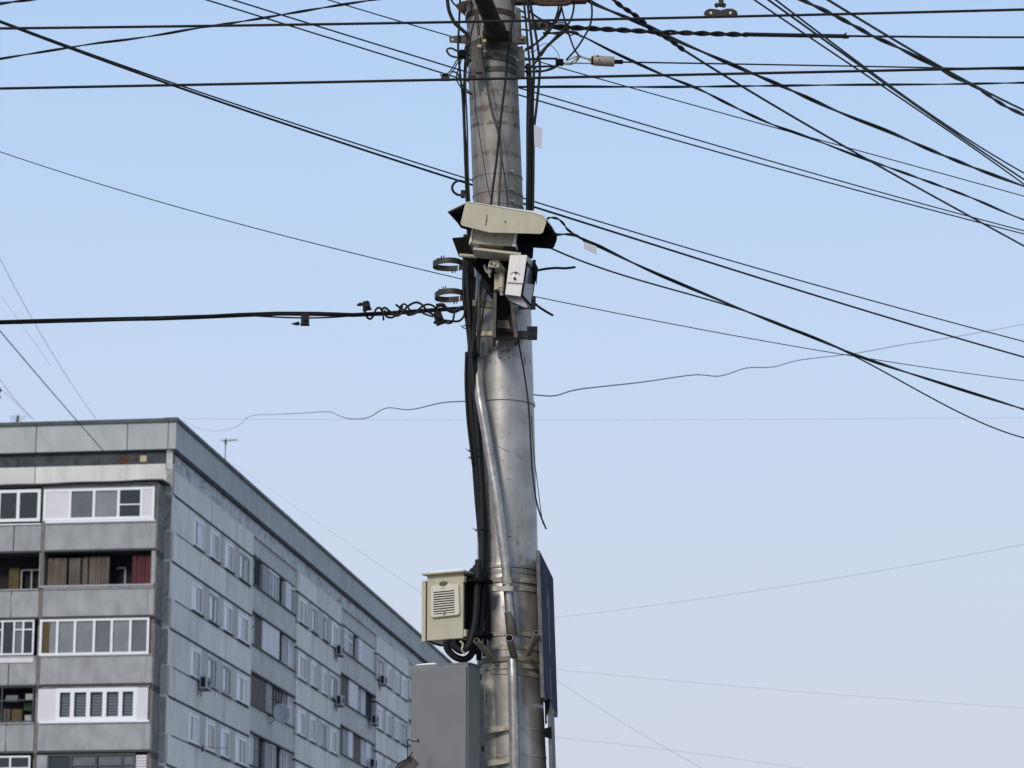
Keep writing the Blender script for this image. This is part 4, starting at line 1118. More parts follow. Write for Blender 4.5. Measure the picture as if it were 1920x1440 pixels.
# snow on lid
m = MB()
n_ = 14
def snowcap(pl, pts, o0, o1, label):
    m = MB(); pl.panel(m, pts, o0, o1)
    return solo('snow', m, M_snow, label, 'snow', 'thin caps of snow on the boxes', bevel=0.003)
snowcap(pb, [(798, 1074.4), (812, 1071.8), (835, 1069.4), (852, 1067.6), (866, 1067.2), (869, 1068.5), (869, 1070.9)], -0.24, 0.028, 'thin cap of snow on the lid of the tan box')

# ------------------------------------------------------------------ grey cabinet
pc = Pl(820, 1340, 15.62, rad(24))
r = thing('electrical_cabinet', 'big plain grey electrical cabinet left of the pole, cut by the bottom edge', 'electrical cabinet', pc.at(825, 1900))
m = MB()
a_ = pc.at(769.5, 1440, 0); b_ = pc.at(877, 1440, 0); zt_ = pc.at(873, 1244.5, 0).z; zb_ = zt_-1.3
a_.z = b_.z = zb_
m.box(a_, b_-a_, pc.n*-0.16, UZ*(zt_-zb_)); obj('body', m, M_cab, r, bevel=0.006)
m = MB(); e_ = (b_-a_).normalized()
m.box(a_+e_*0.012+UZ*0.03, (b_-a_)-e_*0.016, pc.n*0.018, UZ*(zt_-zb_-0.045)); obj('door', m, M_cab, r, bevel=0.004)
m = MB(); m.box(a_-e_*0.006+UZ*(zt_-zb_+0.0), (b_-a_)+e_*0.012, pc.n*-0.18, UZ*0.008); obj('top_plate', m, M_cab, r)
# mounting flange to the right
fl = Pl(900, 1350, 15.86, rad(10))
m = MB(); fl.panel(m, [(893, 1250), (896, 1248), (904, 1252), (907, 1262), (907, 1290), (912, 1440), (913, 1520), (902, 1520)], -0.006, 0.0); obj('mounting_flange', m, M_conduit, r)
m = MB()
for (x, y) in ((900.5, 1270), (905.3, 1404)): fl.panel(m, [(x-1.8, y-5), (x, y-6.5), (x+1.8, y-5), (x+1.8, y+4), (x, y+5.5), (x-1.8, y+4)], -0.003, 0.0015)
obj('slot', m, M_slot, r)
m = MB(); fl.panel(m, [(908, 1262), (929, 1256), (931, 1440), (936, 1520), (914, 1520)], -0.02, -0.012); obj('rail', m, M_strap, r)
for y in (1366, 1428):
    m = MB(); fl.panel(m, [(912, y+1), (919, y-4), (955, y-4), (956, y+2), (914, y+9)], 0.02, 0.03); obj('cross_strap', m, M_strap, r)
snow = snowcap(pc, [(770, 1253.4), (773, 1249), (783, 1245.5), (800, 1243.4), (813, 1243), (819, 1245), (821, 1249)], -0.12, -0.002, 'white sliver of snow on the top left corner of the grey cabinet')

# rusty rod with a dark panel in front of the cabinet's lower left corner
r = thing('hooked_rod_bracket', 'small dark hooked rod with a drooping brown panel beside the grey cabinet', 'bracket', Q(765, 1440, 15.4))
m = MB(); P = path3([(784.5, 1389, 15.48), (783, 1389.5, 15.46), (775, 1390, 15.42), (771, 1388, 15.42), (766, 1387, 15.42), (764.5, 1389, 15.42), (764.2, 1400, 15.42), (764.5, 1420, 15.42)], 0, 0, n=5); m.tube(P, 1.0*mpp(1390, 15.4), 6); m.cbox(Q(784.5, 1389, 15.49), 0.006, 0.02, 0.018)
obj('rod', m, M_dark, r)
m = MB(); m.tube(path3([(773.5, 1410), (766, 1421), (757, 1426), (750, 1430), (744, 1436), (737, 1446)], 15.4, 15.4), 1.1*mpp(1400, 15.4), 6); obj('rib', m, M_dark, r)
m = MB(); pp = [(770, 1416), (787, 1432), (780, 1440), (776, 1452), (745, 1460), (738, 1445), (750, 1431), (765, 1422)]
m.prism([Q(x, y, 15.42) for x, y in pp], [Q(x, y, 15.43) for x, y in pp]); obj('panel', m, mat('brown grey fabric', (0.085, 0.070, 0.075), 0.9, noise=0.5, nscale=25), r)
m = MB(); c = Q(765.5, 1421, 15.4); m.tube([c-UZ*0.006, c+UZ*0.006], 0.007, 8); obj('knot', m, M_dark, r)

# ------------------------------------------------------------------ speed camera and its hood
r = thing('traffic_camera', 'tan traffic camera under a long slanted sun hood on the front of the pole', 'traffic camera', Q(935, 640, 15.7))
YN, YF = 15.34, 15.62
def sheet(name, A_, YA, th, material, parent, bevel=0.0):
    m = MB(); m.prism([Q(x, y, YA) for x, y in A_], [Q(x, y, YA)+Vector((0, th, 0)) for x, y in A_]); return obj(name, m, material, parent, bevel=bevel)
near = [(872, 383), (875, 380.5), (880, 380), (1000, 400), (1015, 405), (1024, 413), (1024, 418), (1018, 436), (1013, 438.5), (918, 436), (866, 423), (863.5, 418)]
hood = sheet('sun_hood', near, YN, 0.004, M_tan, r, 0.0015)
m = MB()       # roof sheet of the hood between near and far panel
T1 = [(874, 380.3), (880, 379.2), (1000, 399.2), (1016, 404.5), (1025, 413)]
T2 = [(839, 397), (850, 398), (1003, 396), (1018, 401), (1040, 432)]
TN = [Q(x, y, YN-0.002) for x, y in T1]; TF = [Q(x, y, YF) for x, y in T2]
for i in range(4): m.prism([TN[i], TN[i+1], TF[i+1], TF[i]], [p+Vector((0, 0, 0.004)) for p in (TN[i], TN[i+1], TF[i+1], TF[i])])
obj('hood_roof', m, M_white, hood)
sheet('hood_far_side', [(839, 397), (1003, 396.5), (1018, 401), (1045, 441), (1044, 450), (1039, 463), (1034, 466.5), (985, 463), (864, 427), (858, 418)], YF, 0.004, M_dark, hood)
m = MB()       # inner black lining below the roof
IN = [Q(x, y, YN+0.006) for x, y in [(876, 384), (1000, 403), (1012, 408), (1020, 420)]]; IF = [Q(x, y, YF-0.002) for x, y in [(841, 400), (1001, 399), (1016, 404), (1038, 434)]]
for i in range(3): m.prism([IN[i], IN[i+1], IF[i+1], IF[i]], [p+Vector((0, 0, -0.003)) for p in (IN[i], IN[i+1], IF[i+1], IF[i])])
obj('hood_lining', m, M_dark, hood)
m = MB()
for pts in ([(912.3, 403), (914.2, 402.5), (913.5, 409.5), (911.8, 409.5)], [(910.6, 411), (914, 410.5), (911.4, 422.5), (909.6, 423), (911.4, 413.5)]): m.prism([Q(x, y, YN-0.0012) for x, y in pts], [Q(x, y, YN+0.001) for x, y in pts])
obj('slot', m, M_slot, hood)
m = MB(); c = Q(947.5, 416, YN); m.tube([c, c+Vector((0, -0.006, 0))], 0.004, 8); obj('screw', m, M_darkiron, hood)
# body
bd = MB(); A_ = [(886, 420), (967, 430), (963, 463), (881, 456)]
bd.prism([Q(x, y, 15.42) for x, y in A_], [Q(x, y, 15.42)+Vector((0.01, 0.17, 0)) for x, y in A_])
body = obj('body', bd, M_tan, r, bevel=0.002)
sheet('edge_strip', [(885.5, 424), (888, 424), (883, 458), (879, 457)], 15.41, 0.02, M_white, body)
sheet('edge_strip', [(965.5, 433), (970.5, 433), (966, 463.5), (960, 463)], 15.41, 0.02, M_white, body)
m = MB()
for (x, y) in ((890.5, 453), (922, 456.3), (958.5, 454), (884.5, 447), (887, 437)): c = Q(x, y, 15.419); m.tube([c, c+Vector((0, -0.004, 0))], 0.0024, 8)
obj('rivet', m, M_white, body)
sheet('flap', [(881, 454), (898, 458), (898, 463.5), (889, 464)], 15.38, 0.05, M_bracket, body)
sheet('flap', [(945, 461), (965, 462), (972, 471), (943, 470)], 15.38, 0.05, M_dark, body)
sheet('base_plate', [(888, 463.5), (977, 473.5), (976.5, 478.5), (887, 467.8)], 15.38, 0.16, M_tan, r, 0.001)
sheet('lower_visor', [(848, 446), (884, 443), (884, 500), (872, 482), (860, 478)], 15.60, 0.03, M_dark, r)
sheet('shade_sheet', [(966, 438), (1001, 455), (999, 482), (974, 482)], 15.50, 0.03, M_dark, r)  # dark sheet standing in for shadow between body and lamp
sheet('underside_box', [(889, 468), (975, 479), (990, 470), (1000, 500), (960, 505), (920, 492), (888, 492)], 15.56, 0.10, M_dark, r)
m = MB(); m.tube([Q(861, 478.5, 15.5), Q(895, 481, 15.5)], 3.4*mpp(480, 15.5), 14); obj('side_rod', m, M_tan, r)
# pan and tilt mount
sheet('tilt_bracket', [(918, 488), (936, 488), (936.5, 500), (931, 502), (915, 499.5)], 15.45, 0.02, M_tan, r, 0.0015)
m = MB(); k = mpp(495, 15.45)
c = Q(926.5, 495, 15.449); m.tube([c, c+Vector((0, -0.012, 0))], 3.2*k, 10); obj('bolt', m, M_strap, r)
m = MB(); c = Q(921, 495, 15.449); m.tube([c, c+Vector((0, -0.004, 0))], 2.0*k, 8); obj('bolt_hole', m, M_slot, r)
sheet('tilt_cheek', [(934, 488), (940, 494), (947, 505), (928, 507), (932, 500)], 15.49, 0.03, M_tan, r)
m = MB(); m.tube([Q(939.5, 503, 15.52), Q(939.5, 506, 15.52), Q(939.5, 509, 15.52), Q(939.5, 512, 15.52)], [9*k, 10.5*k, 10.5*k, 8.5*k], 24); obj('flange', m, M_tandark, r)
m = MB(); m.tube([Q(940.5, 511, 15.52), Q(940, 540, 15.52)], 5.5*k, 20); obj('post', m, M_tan, r)
m = MB(); m.tube([Q(940.5, 541, 15.52), Q(940.5, 547, 15.52)], 5.0*k, 6); m.tube([Q(940.5, 547, 15.52), Q(941, 554, 15.52)], 3.4*k, 12); obj('nut', m, M_strap, r)
sheet('gusset', [(927, 514), (935, 513), (935, 536), (944, 540), (926.5, 543)], 15.53, 0.04, M_tan, r)
# arm: two flat uprights with a plate between, down to the crossbars
sheet('upright', [(926, 540), (931.5, 540), (929.5, 632), (923, 632)], 15.56, 0.22, M_bracket, r)
sheet('upright', [(955, 556), (961, 556), (971, 632), (964, 632)], 15.60, 0.20, M_bracket, r)
sheet('web_plate', [(930, 545), (957, 545), (968, 622), (929, 622)], 15.70, 0.02, M_deep, r)  # plate colour carries the shade between the uprights
sheet('shade_backing', [(900, 488), (958, 494), (956, 552), (926, 556), (912, 540), (902, 520)], 15.66, 0.10, M_deep, r)  # added dark backing, stands for the shadow below the hood
sheet('web_patch', [(933, 600), (953, 601), (957, 616), (933, 615)], 15.695, 0.004, M_tandark, r)
sheet('crossbar', [(886, 621), (923, 621), (923, 629), (886, 629)], 15.74, 0.03, M_tan, r)
sheet('crossbar', [(886, 562), (926, 564), (926, 577), (886, 573)], 15.76, 0.03, M_tandark, r)
sheet('crossbar', [(923, 621), (988, 620), (988, 633), (923, 636)], 15.74, 0.04, M_bracket, r)
sheet('crossbar', [(972, 562), (994, 560), (994, 576), (972, 578)], 15.74, 0.04, M_bracket, r)
m = MB(); k = mpp(600, 15.8)
for (x0, x1, y0, y1) in ((988, 1007.5, 616.5, 634), (993, 1004.5, 560, 577)):
    m = MB(); c = Q((x0+x1)/2, (y0+y1)/2, 15.80); m.cbox(c+UZ*(y1-y0)*k*0.27, (x1-x0)*k, 0.12, (y1-y0)*k*0.46); m.cbox(c-UZ*(y1-y0)*k*0.25, (x1-x0)*k*0.97, 0.11, (y1-y0)*k*0.46); obj('clamp_block', m, M_bracket, r)
m = MB(); m.tube([Q(898, 540, 15.70), Q(898, 600, 15.70), Q(896, 672, 15.80)], 3.0*mpp(600, 15.7), 10); obj('rod', m, M_bracket, r)
m = MB(); m.cbox(Q(893, 645, 15.80), 12*k, 0.05, 50*k); obj('channel', m, M_dark, r)
m = MB(); m.tube(path3([(885, 485), (900, 505), (918, 525), (924, 545)], 15.62, 15.66), 6.5*mpp(500, 15.6), 10); obj('cable_sheath', m, M_dark, r)
m = MB(); m.tube(path3([(908, 497), (912, 508), (918, 512), (921, 505)], 15.5, 15.5), 2.4*mpp(500, 15.5), 8); m.tube(path3([(916, 500), (917, 512), (919, 520)], 15.5, 15.5), 2.0*mpp(500, 15.5), 8); obj('small_lead', m, M_strap, r)

# white infrared lamp
r = thing('infrared_lamp', 'white floodlight housing with a dark glass face, hanging below the traffic camera hood', 'floodlight', Q(970, 575, 15.5))
nA = [(956, 478), (988, 478.5), (976, 556), (947, 552)]; nB = [(975, 489), (1008, 499), (995, 578), (963, 572)]
m = MB(); m.prism([Q(x, y, 15.36) for x, y in nA], [Q(x, y, 15.60) for x, y in nB], 0, 1)
obj('housing', m, [M_white, M_conduit], r, bevel=0.002)
m = MB()
m.prism([Q(x, y, 15.35) for x, y in [(956.3, 478), (988, 478.3), (980.8, 531), (950.6, 529)]], [Q(x, y, 15.357) for x, y in [(956.3, 478), (988, 478.3), (980.8, 531), (950.6, 529)]]); obj('side_bracket', m, M_white, r, bevel=0.001)
m = MB(); a_, b_, c_, d_ = Q(988, 478.5, 15.36), Q(976, 556, 15.36), Q(995, 578, 15.60), Q(1008, 499, 15.60)
nn = (b_-a_).cross(d_-a_).normalized(); nn = nn if nn.x > 0 else -nn
def on(s, t_): return (a_+(d_-a_)*s)*(1-t_)+(b_+(c_-b_)*s)*t_
m.prism([on(0.03, 0.14)+nn*0.004, on(0.03, 0.99)+nn*0.004, on(0.97, 0.97)+nn*0.004, on(0.97, 0.2)+nn*0.004], [on(0.03, 0.14), on(0.03, 0.99), on(0.97, 0.97), on(0.97, 0.2)]); obj('gasket', m, M_dark, r)
m = MB(); m.prism([on(0.1, 0.22)+nn*0.006, on(0.1, 0.93)+nn*0.006, on(0.86, 0.93)+nn*0.006, on(0.86, 0.27)+nn*0.006], [on(0.1, 0.22)+nn*0.003, on(0.1, 0.93)+nn*0.003, on(0.86, 0.93)+nn*0.003, on(0.86, 0.27)+nn*0.003]); obj('glass', m, M_glass, r)
m = MB(); m.prism([Q(x, y, 15.5) for x, y in [(988, 482), (1003, 491), (1008, 502), (1005, 533), (1003, 518), (990, 497)]], [Q(x, y, 15.64) for x, y in [(988, 484), (1004, 493), (1009, 502), (1006, 535), (1003, 520), (990, 497)]]); m.cbox(Q(1002, 491, 15.55), 0.016, 0.04, 0.014); obj('rear_fins', m, M_dark, r)
m = MB()
c = Q(965.3, 522.5, 15.349); m.tube([c, c+Vector((0, -0.006, 0))], 0.0075, 12)
c = Q(967, 511.5, 15.349); m.tube([c, c+Vector((0, -0.006, 0))], 0.0065, 12); obj('bolt', m, M_darkiron, r)
m = MB(); arc = [(957.5+0.0, 514.5), (961, 511.5), (966, 510), (971, 511.3), (975, 515)]
m.tube(path3(arc, 15.349, 15.349), 0.0016, 6); obj('adjustment_slot', m, M_slot, r)
m = MB(); m.prism([Q(x, y, 15.40) for x, y in [(947, 552), (976, 556), (990, 575), (985, 577), (955, 563)]], [Q(x, y, 15.43) for x, y in [(947, 553), (976, 557), (990, 577), (985, 578), (955, 565)]]); obj('lower_lip', m, M_conduit, r)

# hose clamps hanging as open rings
for (cx_, cy_, w, h, lab) in ((841, 496, 27, 13, 'upper open band clamp ring hanging on the left cables at camera height'), (844, 554, 28, 14, 'lower open band clamp ring, just above the taped cable end')):
    r = thing('band_clamp', lab, 'band clamp', Q(cx_, cy_, 15.9), 'open band clamp rings left of the pole')
    k = mpp(cy_, 15.9); R = w*k; cen = Q(cx_, cy_, 15.9)
    # horizontal ring seen from below: real circle, tilted
    tl = rad(3); m = MB(); seg = 44; th = 0.0025; hb = 5.6*k
    X_ = Vector((1, 0, 0.0)); Y_ = Vector((0, math.cos(tl), -math.sin(tl))); Z_ = X_.cross(Y_)
    for s in range(seg+1):
        a_ = 2*math.pi*s/seg
        a_ = a_*0.985
        Rv = R*(1+0.07*math.cos(2*a_+w)+0.04*math.cos(3*a_+h))
        for (rr_, zz) in ((Rv, -hb), (Rv, hb), (Rv-th, hb), (Rv-th, -hb)): m.v.append(cen+(X_*math.cos(a_+0.9)+Y_*math.sin(a_+0.9))*rr_+Z_*zz)
    for s in range(seg):
        for j in range(4):
            j2 = (j+1) % 4; m.f.append((s*4+j, s*4+j2, s*4+4+j2, s*4+4+j)); m.m.append(0)
    m.smooth = True
    obj('ring', m, mat('dull band steel', (0.045, 0.043, 0.036), 0.6, 0.3, noise=0.4, nscale=40), r)
    m = MB(); p = Q(cx_-17, cy_-9, 15.93); m.cbox(p, 10*k, 0.02, 5*k); m.tube([p+Vector((0.01, 0, -0.005)), p+Vector((0.012, 0, 0.022))], 0.004, 6); m.tube([p+Vector((0.022, 0, 0.0)), p+Vector((0.026, 0, 0.026))], 0.003, 6); obj('screw_lug', m, M_darkiron, r)
    m = MB(); p = Q(cx_+8, cy_+10, 15.8); m.tube([p+Vector((0, 0, 0.014)), p-Vector((0.002, 0, 0.018))], 0.004, 6); m.tube([p+Vector((0.012, 0, 0.012)), p+Vector((0.014, 0, -0.016))], 0.003, 6); obj('screw_lug', m, M_darkiron, r)

# ------------------------------------------------------------------ top of the pole
r = thing('lamp_arm', 'dark brown tubular lamp bracket arm rising from the pole top out of the frame', 'lamp arm', Q(928, 75, 15.8))
m = MB(); m.tube(path3([(929, 66, 15.78), (924, 45, 15.7), (914, 18, 15.6), (902, -12, 15.45), (880, -70, 15.1)], 0, 0), [18*mpp(30, 15.6)]*8+[16.5*mpp(30, 15.6)]*25, 24); obj('tube', m, M_arm, r)
m = MB(); m.tube(path3([(931, 70, 15.80), (929, 60, 15.77), (926, 50, 15.72)], 0, 0), 21*mpp(30, 15.6), 24); m.cbox(Q(932, 68, 15.80), 0.17, 0.05, 0.05); obj('socket', m, M_arm, r)
m = MB(); k = mpp(75, 15.8)
for (x, y) in ((930, 24), (932, 33), (901, 70), (908, 77), (899, 87)): c = Q(x, y, 15.76); m.cbox(c, 7*k, 0.02, 5*k)
obj('bolt_head', m, M_cream, r)
m = MB()
for (x0, x1, y0, y1, Y) in ((884, 893, 85, 145, 15.80), (893, 906, 85, 138, 15.79)): c = Q((x0+x1)/2, (y0+y1)/2, Y); m.cbox(c, (x1-x0)*k, 0.03, (y1-y0)*k)
obj('back_plate', m, M_bracket, r)
# left cross plate with hole, hook
r = thing('cross_plate', 'dark flat iron plate with a bolt hole poking out left of the pole top', 'iron plate', Q(862, 80, 15.95))
m = MB(); pp = [(842, 68), (876, 65), (884, 66), (884, 86), (868, 82), (843, 80)]
m.prism([Q(x, y, 15.92) for x, y in pp], [Q(x, y, 15.935) for x, y in pp]); obj('plate', m, M_bracket, r)
m = MB(); c = Q(848.5, 74.5, 15.919); m.tube([c, c-Vector((0, 0.002, 0))], 0.006, 10); obj('bolt_hole', m, mat('pale hole glint', (0.7, 0.68, 0.62), 0.6), r)
m = MB(); pts = [(895, 118), (872, 110), (853, 107), (843, 103), (838, 95), (841, 91), (848, 91), (862, 98), (882, 104)]
m.tube(path3(pts, 15.85, 15.85), 2.0*mpp(100, 15.85), 8)
solo('wire_hook', m, M_darkiron, 'bent iron loop hook sticking out left of the pole top', 'hook')
m = MB(); m.cbox(Q(866, 101, 15.84), 13*k, 0.03, 11*k); m.cbox(Q(867, 97, 15.84), 9*k, 0.034, 5*k)
solo('cable_clip', m, M_dark, 'small black clip on the iron hook left of the pole top', 'clip')
m = MB(); c = Q(835, 146, 15.85); m.cbox(c, 16*k, 0.03, 10*k); m.cbox(c+UZ*5*k, 11*k, 0.03, 6*k); m.tube([c+Vector((-8*k, 0, 4*k)), c+Vector((-9*k, 0, 8*k))], 0.003, 6); m.tube(path3([(838, 140), (848, 128), (856, 114), (866, 100)], 15.85, 15.85), 1.3*k, 6)
solo('cable_clamp', m, M_darkiron, 'dark wedge clamp sitting on the lower contact wire line just left of the pole', 'clamp')
# right clamp plates
r = thing('side_clamp', 'dark bolted clamp plates on the right side of the pole top', 'clamp', Q(975, 60, 15.9))
sheet('plate', [(966, 12), (976, 16), (978, 66), (986, 68), (987, 80), (968, 81)], 15.86, 0.03, M_bracket, r)
sheet('plate', [(970, 88), (980, 86), (984, 100), (984, 146), (972, 144)], 15.86, 0.03, M_bracket, r)
m = MB()
for (x0, y0, x1, y1) in ((976, 20, 986, 25), (978, 31, 990, 36), (978, 55, 992, 57), (984, 112, 996, 112), (984, 124, 998, 126), (978, 144, 982, 146)): m.tube([Q(x0, y0, 15.85), Q(x1, y1, 15.85)], 2.0*k, 8)
obj('bolt', m, M_darkiron, r)
m = MB(); m.tube([Q(978.5, 70, 15.855), Q(978.5, 70, 15.84)], 3*k, 6); obj('nut', m, M_strap, r)
# rusty crossarm at the top edge
r = thing('crossarm', 'rusty iron crossarm with a U shaped loop at the top edge right of the pole', 'crossarm', Q(1040, 5, 15.9))
m = MB(); m.box(Q(965, 4, 15.9), Q(1100, 1, 15.9)-Q(965, 4, 15.9), Vector((0, 0.06, 0)), UZ*0.06); obj('bar', m, M_rust, r)
m = MB(); m.tube(path3([(1003, -6), (1006, 4), (1014, 7.5), (1040, 7.5), (1062, 7), (1070, 2), (1073, -8)], 15.85, 15.85), 4.2*k, 10); obj('loop', m, M_rust, r)
r = thing('rusty_collar', 'rusty collar fitting on the left of the pole at the top edge', 'collar', Q(862, 20, 15.9))
m = MB(); pp = [(852, 10), (868, 2), (884, 0), (876, 14), (872, 30), (862, 22)]; m.prism([Q(x, y, 15.86) for x, y in pp], [Q(x, y, 15.92) for x, y in pp]); obj('plate', m, M_rust, r)
m = MB(); m.tube([Q(869, 20, 15.85), Q(869, 6, 15.85)], 3*k, 8); obj('bolt', m, M_darkiron, r)
# round end fitting (eye) right
r = thing('end_insulator', 'dark grey round ended fitting holding the braided cable, right of the pole top', 'insulator', Q(1012, 50, 15.95))
m = MB(); m.tube([Q(1000, 48, 16.0), Q(1008, 48, 15.98), Q(1022, 48, 15.9)], [8.5*k, 9*k, 8*k], 18); obj('body', m, M_bracket, r)
m = MB(); cc = Q(1018, 48, 15.86); m.tube([cc, cc+Vector((0, -0.01, 0))], 4.5*k, 12); obj('eye', m, M_dark, r)
# beige strain insulator with wire grip
r = thing('strain_insulator', 'beige cylindrical strain insulator on the level wire right of the pole', 'insulator', Q(1132, 120, 15.95))
m = MB(); m.tube([Q(1112, 113.5, 15.95), Q(1113, 113.5, 15.95), Q(1151, 115.7, 15.95), Q(1152, 115.7, 15.95)], [9*k, 9.8*k, 9.8*k, 9*k], 24); obj('sleeve', m, mat('grey beige ceramic', (0.26, 0.235, 0.20), 0.5, noise=0.15, nscale=40), r)
m = MB(); m.tube([Q(1108.5, 113.3, 15.95), Q(1112.5, 113.5, 15.95)], 8.3*k, 20); m.tube([Q(1152, 115.7, 15.95), Q(1168, 116.2, 15.95)], 4.2*k, 14); obj('end_cap', m, M_dark, r)
m = MB(); c = Q(1121, 105.5, 15.9); m.tube([c, c+Vector((0, -0.004, 0.002))], 2*k, 8); obj('screw', m, M_dark, r)
m = MB()
for pts in ([(1110, 111), (1095, 109), (1087, 105), (1075, 108), (1062, 114)], [(1110, 116), (1096, 108), (1085, 108), (1068, 118), (1050, 120)], [(1110, 119), (1080, 118.5), (1055, 118)], [(1088, 104), (1080, 116), (1068, 121), (1052, 119)]):
    m.tube(path3(pts, 15.95, 15.92), 1.5*k, 6)
obj('wire_grip', m, M_strap, r)
m = MB(); m.cbox(Q(1049, 117, 15.92), 15*k, 0.03, 11*k); obj('clevis', m, M_dark, r)
m = MB()
for pts in ([(980, 112), (1010, 110), (1045, 110)], [(980, 126), (1010, 125), (1042, 124)], [(980, 134), (1012, 134), (1035, 129), (1046, 122)]): m.tube(path3(pts, 15.95, 15.92), 2.2*k, 8)
obj('stay_rod', m, M_cable, r)

# loose loops around the pole top, right and left
loops = [
    ([(1048, -6), (1047, 15), (1040, 38), (1028, 55), (1010, 78), (985, 92)], 3.6, 'inner cable loop from the crossarm back to the pole'),
    ([(1053, -6), (1052, 12), (1046, 30), (1036, 50), (1020, 70), (984, 95)], 3.6, 'second inner cable loop from the crossarm back to the pole'),
    ([(1052, 10), (1058, 35), (1066, 62), (1076, 90), (1085, 104)], 3.4, 'cable dropping from the crossarm to the wire grip'),
    ([(1076, -6), (1076, 12), (1072, 32), (1062, 50), (1045, 66), (1028, 85), (1014, 105)], 3.8, 'middle cable loop ending at the black bundle'),
    ([(1107, -6), (1110, 20), (1107, 45), (1096, 68), (1080, 92), (1062, 112)], 3.8, 'widest outer cable loop beside the crossarm'),
    ([(1018, 62), (1035, 62), (1055, 60), (1078, 60), (1085, 64)], 4.2, 'short knotted cable joining the round fitting and the twisted cable'),
    ([(1006, 112), (1018, 95), (1035, 78), (1052, 64), (1062, 56), (1070, 50)], 6.0, 'thick cable climbing from the black bundle to the braided cable'),
    ([(990, 98), (1002, 96), (1010, 88), (1020, 82), (1034, 86), (1046, 100), (1049, 112)], 1.3, 'hair thin wire arch above the stay rods'),
    ([(1020, 43), (1040, 43), (1060, 43), (1068, 50)], 3.0, 'thin strand from the round fitting to the braided cable')]
loops += [
    ([(982, 96), (996, 90), (1012, 74), (1030, 56), (1044, 40), (1052, 20), (1055, -6)], 2.6, 'slim cable following the inner loops closely from the crossarm'),
    ([(984, 128), (1000, 122), (1010, 108), (1020, 94), (1038, 76), (1056, 62), (1075, 58)], 3.4, 'slack cable rising from the stay rods towards the braided cable'),
    ([(1020, 56), (1040, 64), (1058, 61), (1070, 66), (1080, 62), (1090, 70)], 2.6, 'frayed twist of thin strands under the braided cable'),
    ([(992, 20), (1004, 30), (1016, 37), (1030, 42)], 4.0, 'short thick cable from the black bundle to the round fitting'),
    ([(1000, 108), (1002, 125), (1010, 133), (1024, 131), (1040, 124)], 2.4, 'slim curl hanging below the lowest stay rod')]
for i, (pts, w, lab) in enumerate(loops):
    P = path3(pts, 15.93-0.02*(i % 4), 15.9-0.02*(i % 3)); m = MB(); m.tube(P, w/2*mpp(60, 15.9), 8)
    solo('cable_loop', m, M_cable, lab, 'cable loop', 'loose cable loops round the pole top')
ll = [([(838, -6), (842, 20), (852, 42), (862, 52), (876, 64)], 7.0, 'thick black cable curving in from the upper left of the pole top'),
      ([(868, 104), (858, 118), (850, 132), (842, 141)], 2.2, 'thin lead from the black clip down to the wedge clamp'),
      ([(880, 60), (872, 90), (862, 122), (856, 146), (866, 166), (880, 176)], 2.6, 'slack lead bowing out left of the pole below the iron hook'),
      ([(844, -4), (852, 8), (866, 16)], 3.6, 'short thin cable above the thick curved one left of the pole top'),
      ([(846, 134), (858, 138), (866, 158), (885, 178)], 3.0, 'thin lead from the wedge clamp passing behind the shaft')]
for pts, w, lab in ll:
    m = MB(); m.tube(path3(pts, 15.9, 15.9), w/2*mpp(60, 15.9), 8); solo('cable_loop', m, M_cable, lab, 'cable loop', 'loose cable loops left of the pole top')

